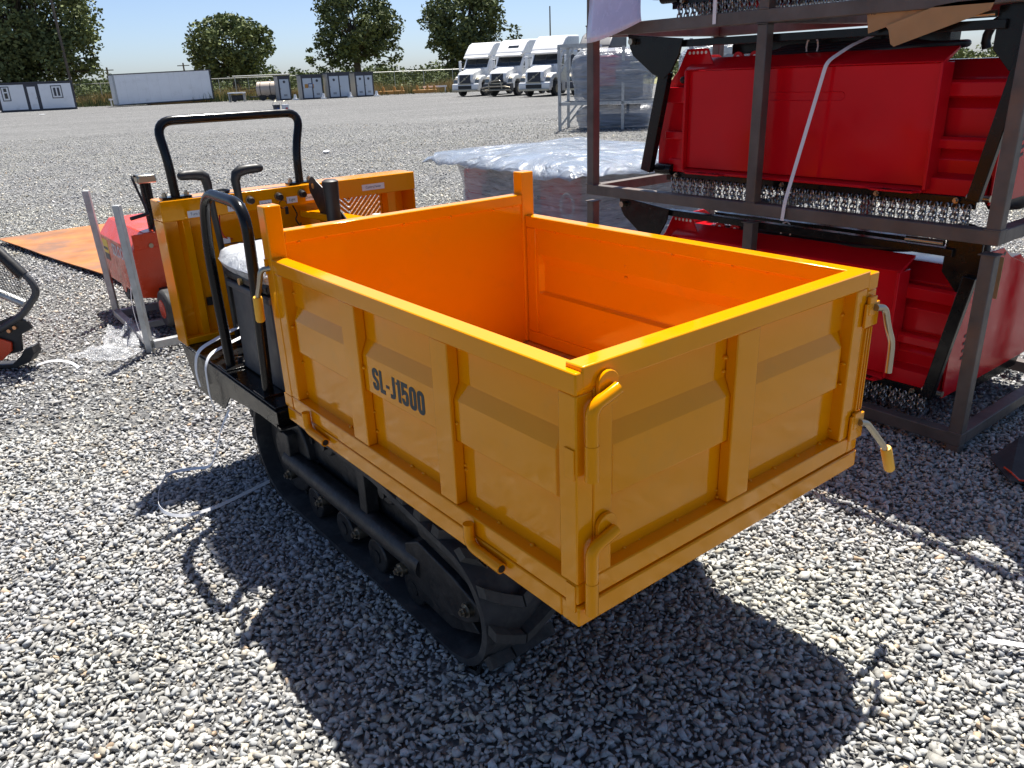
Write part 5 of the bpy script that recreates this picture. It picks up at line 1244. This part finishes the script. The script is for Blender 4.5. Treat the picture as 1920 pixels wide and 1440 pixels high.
# site cabin
def cabin(d, s0, s1, h, label):
    w = s1-s0; t = thing('site_cabin', label, 'cabin', yard(d, s0), YROT+rad(28))
    def B(name, m, par, *b): q = MB(); q.box(*b); return q.build(name, m, par, off=(0,0,0))
    B('frame', 'charcoal_trim', t, 0, w, 0.05, 2.4, 0.0, h)
    B('roof_cap', 'charcoal_trim', t, -0.08, w+0.08, -0.05, 2.5, h+0.002, h+0.1)
    for (a, b) in ((0.16, 0.355*w), (0.545*w, w-0.16)): B('wall_panel', 'white_panel', t, a, b, 0.0, 0.048, 0.16, h-0.10)
    dr = B('door', 'white_panel', t, 0.395*w, 0.50*w, 0.0, 0.048, 0.14, h-0.30); B('handle', 'zinc', dr, 0.485*w, 0.492*w, -0.04, -0.002, 1.05, 1.15)
    for (a, b, z0, z1, n) in ((0.06*w, 0.165*w, 0.92, h-0.22, 1), (0.70*w, 0.845*w, 1.0, h-0.26, 2)):
        f = B('window', 'charcoal_trim', t, a, b, -0.02, -0.002, z0, z1); B('sash', 'white_paint', f, a+0.07, b-0.07, -0.04, -0.021, z0+0.07, z1-0.07)
        if n == 1:
            for (u, v) in ((0.18, 0.55), (0.63, 0.88)): B('pane', 'dark_glass', f, a+0.2, b-0.2, -0.05, -0.041, z0+(z1-z0)*u, z0+(z1-z0)*v)
        else:
            m_ = (a+b)/2; B('pane', 'charcoal_trim', f, a+0.2, m_-0.06, -0.05, -0.041, z0+0.2, z1-0.2); B('pane', 'charcoal_trim', f, m_+0.06, b-0.2, -0.05, -0.041, z0+0.2, z1-0.2)
cabin(74.8, -44.6, -38.5, 2.36, 'white flat-pack site cabin with dark trim, door and two windows at far left')
# box trailer
def trailer():
    t = thing('box_trailer', 'long white box trailer body standing on the gravel under the sky', 'trailer', yard(80.0, -36.5), YROT+rad(33))
    def B(name, m, *b): q = MB(); q.box(*b); return q.build(name, m, t, off=(0,0,0))
    q = MB(); q.prism([(0, 0.12), (9.0, 0.30), (9.0, 3.0), (0, 2.82)], 'y', 0.0, 2.5); q.build('body', 'white_panel', t, off=(0,0,0))
    q = MB(); q.prism([(-0.03, 2.8), (9.03, 2.98), (9.03, 3.07), (-0.03, 2.89)], 'y', -0.03, 2.53); q.build('roof_rail', 'grey_paint', t, off=(0,0,0))
    q = MB(); q.prism([(-0.02, 0.06), (9.02, 0.24), (9.02, 0.36), (-0.02, 0.18)], 'y', -0.025, 2.52); q.build('bottom_rail', 'grey_paint', t, off=(0,0,0))
    B('corner_post', 'galvanised', -0.03, 0.12, -0.03, 0.06, 0.12, 2.85); B('corner_post', 'grey_paint', 8.9, 9.04, -0.03, 0.06, 0.32, 3.0)
    B('skid_timber', 'amber_steel', 3.0, 8.6, 0.1, 0.5, 0.0, 0.18); B('skid_timber', 'amber_steel', 3.0, 8.6, 2.0, 2.4, 0.0, 0.18)
    for k in range(1, 9): B('panel_seam', 'white_paint', k*1.0-0.012, k*1.0+0.012, -0.006, -0.001, 0.40+0.02*k, 2.78+0.02*k)
trailer()
# portable toilets
def toilet(d, s0, w, doors, label, h=2.15, turn=0):
    t = thing('portable_toilet', label, 'toilet cabin', yard(d, s0), YROT+rad(28+turn), group='grey portable toilet cabins in a row')
    def B(name, m, par, *b): q = MB(); q.box(*b); return q.build(name, m, par, off=(0,0,0))
    B('side_wall', 'toilet_side', t, 0, w, 0.03, 1.5, 0, h-0.06); B('front_frame', 'charcoal_trim', t, 0.0, w, 0.0, 0.028, 0, h-0.06); B('roof', 'charcoal_trim', t, -0.05, w+0.05, -0.06, 1.55, h-0.058, h+0.04)
    k = len(doors); dw = (w-0.16)/k
    for i, sym in enumerate(doors):
        a, b = 0.08+i*dw+0.06, 0.08+(i+1)*dw-0.06
        dr = B('door', 'toilet_panel', t, a, b, -0.02, -0.002, 0.12, h-0.30)
        if sym:
            q = MB(); q.cyl(((a+b)/2, -0.021, 1.62), ((a+b)/2, -0.024, 1.62), 0.12, 16); q.build('door_sign', 'charcoal_trim', dr, off=(0,0,0))
            for z in (0.36, 0.42, 0.48): B('vent', 'charcoal_trim', dr, (a+b)/2-0.16, (a+b)/2+0.16, -0.024, -0.021, z, z+0.03)
        B('handle', 'zinc', dr, a+0.03, a+0.06, -0.06, -0.021, 0.95, 1.08)
    return t
toilet(79.5, -20.9, 1.15, (1,), 'narrow grey single-door toilet cabin, leftmost of the row')
t2 = toilet(79.0, -18.6, 2.05, (0, 1), 'grey toilet cabin with poster patches across its doors, second from left')
for (a, b, z0, z1, m) in ((0.30, 0.62, 1.0, 1.35, 'amber_steel'), (0.64, 1.05, 1.05, 1.40, 'blue_paint'), (1.07, 1.16, 0.95, 1.35, 'amber_steel'), (0.70, 1.0, 1.10, 1.32, 'toilet_panel')):
    q = MB(); y = -0.027 if m != 'toilet_panel' else -0.030; q.box(a, b, y, y+0.003, z0, z1); q.build('poster', m, t2, off=(0,0,0))
toilet(79.5, -16.2, 2.15, (1, 0), 'grey two-panel toilet cabin, third from left in the row', 2.25)
toilet(81.0, -13.9, 1.85, (1, 1), 'grey double-door toilet cabin, rightmost of the row', 2.2)
# small white cones / bases between cabins
for i, (d, s) in enumerate(((78.5, -19.2), (78.7, -16.6), (80.2, -14.35), (80.6, -11.9))):
    q = MB(); q.tube([(0, 0, 0), (0, 0, 0.12), (0, 0, 0.13), (0, 0, 0.5)], [0.28, 0.28, 0.17, 0.1], 12); o = q.build('sand_bucket', 'white_paint', smooth=40); o.location = yard(d, s)
    tag(o, ['small white tub between the first and second toilet cabins', 'small white tub between the second and third toilet cabins', 'small white tub left of the rightmost toilet cabin', 'small white tub right of the rightmost toilet cabin'][i], 'tub', 'white tubs beside the toilet cabins')
# tank trailer
tk = thing('tank_trailer', 'tan cylindrical tank on a small trailer left of the toilet cabins', 'tank', yard(81, -22.5), YROT)
q = MB(); q.tube([(-0.95, 0.4, 1.0), (-0.85, 0.4, 1.0), (0.95, 0.4, 1.0), (1.05, 0.4, 1.0)], [0.5, 0.72, 0.72, 0.5], 20); q.build('tank', 'tank_tan', tk, smooth=40, off=(0,0,0))
q = MB(); q.box(-1.7, 1.1, 0.0, 0.9, 0.32, 0.42); q.build('chassis', 'frame_black', tk, off=(0,0,0))
for x in (-0.4, 0.5): q = MB(); q.cyl((x, -0.12, 0.34), (x, 0.1, 0.34), 0.33, 18); q.build('wheel', 'rubber', tk, smooth=40, off=(0,0,0))
for x in (-0.5, 0.45): q = MB(); q.tube([(x+0.0, 0.4+0.735*math.cos(a), 1.0+0.735*math.sin(a)) for a in np.linspace(0, 6.283, 20)[:-1]], 0.03, 6, closed=True); q.build('band', 'frame_black', tk, off=(0,0,0))
pm = thing('pump_unit', 'small black pump with white lid beside the tan tank', 'pump', yard(80.5, -25.2), YROT)
q = MB(); q.box(-0.6, 0.5, 0, 0.7, 0.15, 0.6); q.build('engine', 'frame_black', pm, bevel=0.05, off=(0,0,0)); q = MB(); q.box(-0.9, 0.6, -0.05, 0.8, 0.75, 0.86); q.build('lid', 'white_panel', pm, off=(0,0,0)); q = MB(); q.cyl((-0.3, -0.05, 0.25), (-0.3, 0.05, 0.25), 0.25, 14); q.build('wheel', 'rubber', pm, off=(0,0,0))
for x in (-0.85, 0.55): q = MB(); q.box(x-0.04, x+0.04, 0.1, 0.7, 0.0, 0.75); q.build('stand', 'galvanised', pm, off=(0,0,0))
# paint buckets out on the gravel
for i, (s, m) in enumerate(((-12.75, 'charcoal_trim'), (-12.25, 'bucket_white'))):
    q = MB(); q.tube([(0, 0, 0), (0, 0, 0.36), (0, 0, 0.37), (0, 0, 0.42)], [0.17, 0.205, 0.22, 0.22], 18); b_ = thing('paint_bucket', ('dark bucket' if i == 0 else 'white paint bucket')+' standing alone on the far gravel, '+('left' if i == 0 else 'right')+' one of two', 'bucket', yard(47.5, s), group='buckets out on the gravel')
    q.build('pail', m, b_, smooth=40, off=(0,0,0)); q = MB(); q.tube(arc((0, 0, 0.40), 0.225, 0, 180, 10, 'xz'), 0.01, 6); q.build('handle', 'zinc', b_, off=(0,0,0))
    q = MB(); q.box(-0.07, 0.05, -0.215, -0.19, 0.1, 0.26); q.build('paper_label', 'wire_red' if i else 'blue_paint', b_, off=(0,0,0))
# amber steel attachments lying by the fence
for i, (d, s, l) in enumerate(((84, -12.2, 2.6), (84.2, -8.8, 2.4), (83, -4.6, 1.8))):
    t = thing('steel_forks', ['amber steel beam lying by the fence, nearest to the toilet cabins', 'amber steel beam by the fence, middle of the three', 'amber steel beam by the fence, nearest to the trucks'][i], 'steel beam', yard(d, s), YROT, group='amber steel beams by the fence')
    q = MB(); q.box(0, l, 0, 0.6, 0.05, 0.38); q.build('beam', 'amber_steel', t, bevel=0.04, off=(0,0,0))
    for x in (0.3, l*0.55, l-0.4): q = MB(); q.prism([(x, 0.39), (x+0.35, 0.39), (x+0.25, 0.75), (x+0.12, 0.80)], 'y', 0.1, 0.3); q.build('lug', 'amber_steel', t, off=(0,0,0))
for i, (d, s) in enumerate(((85, -6.6), (86, -36.9), (84.0, -37.9))):
    q = MB(); q.box(-1.2, 1.2, -0.1, 0.1, 0.55, 0.70); q.box(-1.1, -1.0, -0.05, 0.05, 0, 0.55); q.box(1.0, 1.1, -0.05, 0.05, 0, 0.55); o = q.build('low_barrier', 'white_paint'); o.location = yard(d, s); o.rotation_euler.z = YROT
    tag(o, ['low white barrier rail left of the trucks by the fence', 'low white barrier rail in the weeds against the box trailer', 'low white barrier rail between site cabin and box trailer'][i], 'barrier', 'low white barriers')

# ------------------------------------------------------------------ semi trucks
def truck(loc, rot, label, roof_window=False, bull=False, body='white_paint', bumper='grey'):
    """local: front faces -Y, x across, truck centre at x=0"""
    t = thing('semi_truck', label, 'truck', loc, rot, group='semi trucks parked side by side')
    def P(name, poly, x0, x1, m, par=t, bevel=0.05, seg=3): q = MB(); q.prism(poly, 'x', x0, x1); return q.build(name, m, par, bevel=bevel, seg=seg, off=(0,0,0))
    def B(name, m, par, *b, bevel=0.0): q = MB(); q.box(*b); return q.build(name, m, par, bevel=bevel, off=(0,0,0))
    cab = P('cab', [(1.75, 0.9), (1.75, 2.05), (2.25, 2.78), (2.35, 3.0), (5.2, 3.0), (5.2, 0.75), (2.2, 0.75)], -1.2, 1.2, body, bevel=0.12)
    rf = P('roof_fairing', [(1.95, 2.86), (2.0, 3.08), (2.75, 3.78), (3.2, 3.95), (5.15, 4.0), (5.15, 2.95), (2.3, 2.9)], -1.17, 1.17, body, bevel=0.2, seg=4)
    P('sun_visor', [(1.80, 2.76), (1.72, 2.86), (1.98, 3.0), (2.3, 3.0)], -1.1, 1.1, body, rf, 0.03)
    if roof_window: P('roof_window', [(2.28, 3.36), (2.46, 3.53), (2.50, 3.50), (2.32, 3.33)], -0.25, 0.65, 'dark_glass', rf, 0.01)
    # windscreen sits proud of the cab's sloping front
    ws = P('windscreen', [(1.775, 2.10), (2.20, 2.745), (2.26, 2.72), (1.83, 2.08)], -1.02, 1.02, 'dark_glass', cab, 0.02)
    P('screen_pillar', [(1.76, 2.11), (2.185, 2.75), (2.22, 2.73), (1.79, 2.09)], -0.02, 0.02, 'charcoal_trim', ws, 0)
    for sx in (-1, 1):
        P('side_window', [(1.95, 2.10), (2.35, 2.65), (2.95, 2.65), (2.95, 2.0)], min(sx*1.19, sx*1.206), max(sx*1.19, sx*1.206), 'dark_glass', cab, 0)
        P('sleeper_panel', [(3.4, 0.9), (3.4, 2.7), (5.0, 2.7), (5.0, 0.9)], min(sx*1.19, sx*1.21), max(sx*1.19, sx*1.21), body, cab, 0.02)
    hood = P('hood', [(0.12, 0.95), (0.0, 1.25), (0.06, 1.62), (0.30, 1.78), (1.80, 2.10), (2.0, 2.0), (2.0, 0.95)], -0.72, 0.72, body, bevel=0.12)
    gr_ = P('grille', [(-0.012, 0.98), (-0.018, 1.25), (0.045, 1.60), (0.08, 1.60), (0.03, 0.98)], -0.50, 0.50, 'charcoal_trim', hood, 0.01)
    q = MB(); q.bar((-0.40, -0.035, 1.02), (0.40, 0.005, 1.56), 0.03, 0.05); q.cyl((0, -0.05, 1.29), (0, -0.02, 1.29), 0.085, 16); q.build('emblem', 'zinc', gr_, off=(0,0,0))
    for k in range(5): B('grille_bar', 'soft_black', gr_, -0.48, 0.48, -0.028, -0.02, 1.02+k*0.11, 1.045+k*0.11)
    for sx in (-1, 1):
        a, b = sorted((sx*0.66, sx*1.20))
        f = P('fender', [(0.25, 0.55), (0.15, 0.95), (0.25, 1.25), (0.60, 1.48), (1.25, 1.55), (1.75, 1.45), (1.95, 1.2), (1.95, 0.95), (1.62, 0.95), (1.45, 1.15), (0.9, 1.2), (0.62, 1.0), (0.55, 0.55)], a, b, body, t, 0.08)
        a, b = sorted((sx*0.80, sx*1.16)); P('headlight', [(0.13, 0.98), (0.22, 1.24), (0.50, 1.42), (0.55, 1.30), (0.30, 0.98)], a, b, 'zinc', f, 0.03)
        a, b = sorted((sx*1.19, sx*1.22)); B('side_skirt', body, t, a, b, 2.0, 5.3, 0.32, 0.88, bevel=0.02)
        # mirror
        q = MB(); q.bar((sx*1.2, 2.1, 2.55), (sx*1.55, 1.95, 2.55), 0.05, 0.05); q.bar((sx*1.2, 2.1, 1.95), (sx*1.55, 1.95, 1.95), 0.05, 0.05); mr_ = q.build('mirror_bracket', 'charcoal_trim', t, off=(0,0,0))
        a, b = sorted((sx*1.44, sx*1.66)); B('mirror', 'white_paint' if body == 'white_paint' else 'charcoal_trim', mr_, a, b, 1.88, 2.02, 1.85, 2.65, bevel=0.03)
        # wheels
        for y in (1.25, 5.4, 6.7):
            a, b = sorted((sx*0.86, sx*1.16)); q = MB(); q.cyl((a, y, 0.5), (b, y, 0.5), 0.5, 26); w_ = q.build('wheel', 'rubber', t, bevel=0.04, off=(0,0,0))
            a, b = sorted((sx*1.10, sx*1.18)); q = MB(); q.cyl((a, y, 0.5), (b, y, 0.5), 0.27, 18); q.build('rim', 'zinc', w_, off=(0,0,0))
        a, b = sorted((sx*1.05, sx*1.25)); q = MB(); q.cyl((sx*1.0, 3.2, 0.62), (sx*1.0, 4.6, 0.62), 0.30, 20); q.build('fuel_tank', 'zinc', t, smooth=40, off=(0,0,0))
    P('bumper', [(0.0, 0.42), (-0.06, 0.60), (-0.02, 0.93), (0.35, 0.95), (0.35, 0.40)], -1.2, 1.2, body if not bull else 'grey_paint', t, 0.06)
    B('intake', 'soft_black', t, -0.6, 0.6, -0.085, -0.05, 0.55, 0.80)
    q = MB(); q.bar((-1.15, -0.12, 0.45), (1.15, -0.12, 0.45), 0.10, 0.12); q.bar((-0.55, -0.10, 0.92), (0.55, -0.10, 0.92), 0.05, 0.07); q.build('chrome_bar', 'zinc', t, off=(0,0,0))
    if bull:
        q = MB(); q.tube(fillet([(-1.2, -0.25, 0.62), (-0.75, -0.32, 0.70), (0.75, -0.32, 0.70), (1.2, -0.25, 0.62)], 0.1), 0.05, 8)
        q.tube(fillet([(-0.55, -0.32, 0.55), (-0.55, -0.32, 1.05), (0.45, -0.32, 1.12), (0.55, -0.32, 0.55)], 0.15), 0.045, 8); q.tube(fillet([(-1.2, -0.25, 0.48), (-0.75, -0.32, 0.44), (0.75, -0.32, 0.44), (1.2, -0.25, 0.48)], 0.1), 0.05, 8)
        q.build('bull_bar', 'zinc', t, smooth=50, off=(0,0,0))
    B('frame_rails', 'frame_black', t, -0.45, 0.45, 0.3, 7.4, 0.62, 0.85)
    B('fifth_wheel', 'frame_black', t, -0.5, 0.5, 5.6, 6.6, 0.86, 1.05, bevel=0.03)
    return t
TR = math.atan2(-0.38, -0.90)+math.pi/2       # heading of the parked row
truck(yard(66.0, -2.75), TR, 'white semi truck with chrome bumper, leftmost of the row')
truck(yard(62.6, -0.2), TR, 'white semi truck with small roof window and bull bar, second from left', roof_window=True, bull=True)
truck(yard(58.2, 2.35), TR, 'white semi truck with plain bumper, third from left beside the galvanised rack')
truck(yard(55.5, 5.4), TR, 'charcoal semi truck half hidden behind the galvanised rack post', body='charcoal_trim')
# bits of litter on the far gravel
for i, (d, s) in enumerate(((40.5, -11.0), (19.5, -4.2), (9.9, -0.9), (62, -34))):
    q = MB(); q.ball((0, 0, 0.03), (0.16+0.03*i, 0.08, 0.03), 9, 5); o = q.build('litter', 'label_white', smooth=60); o.location = yard(d, s); o.rotation_euler.z = i
    tag(o, ['white scrap on the gravel behind the handlebar, far out', 'white scrap on the gravel above the console beam', 'white scrap on the gravel right of the yellow console', 'white scrap on the gravel in front of the cabin'][i], 'litter', 'white scraps on the gravel')
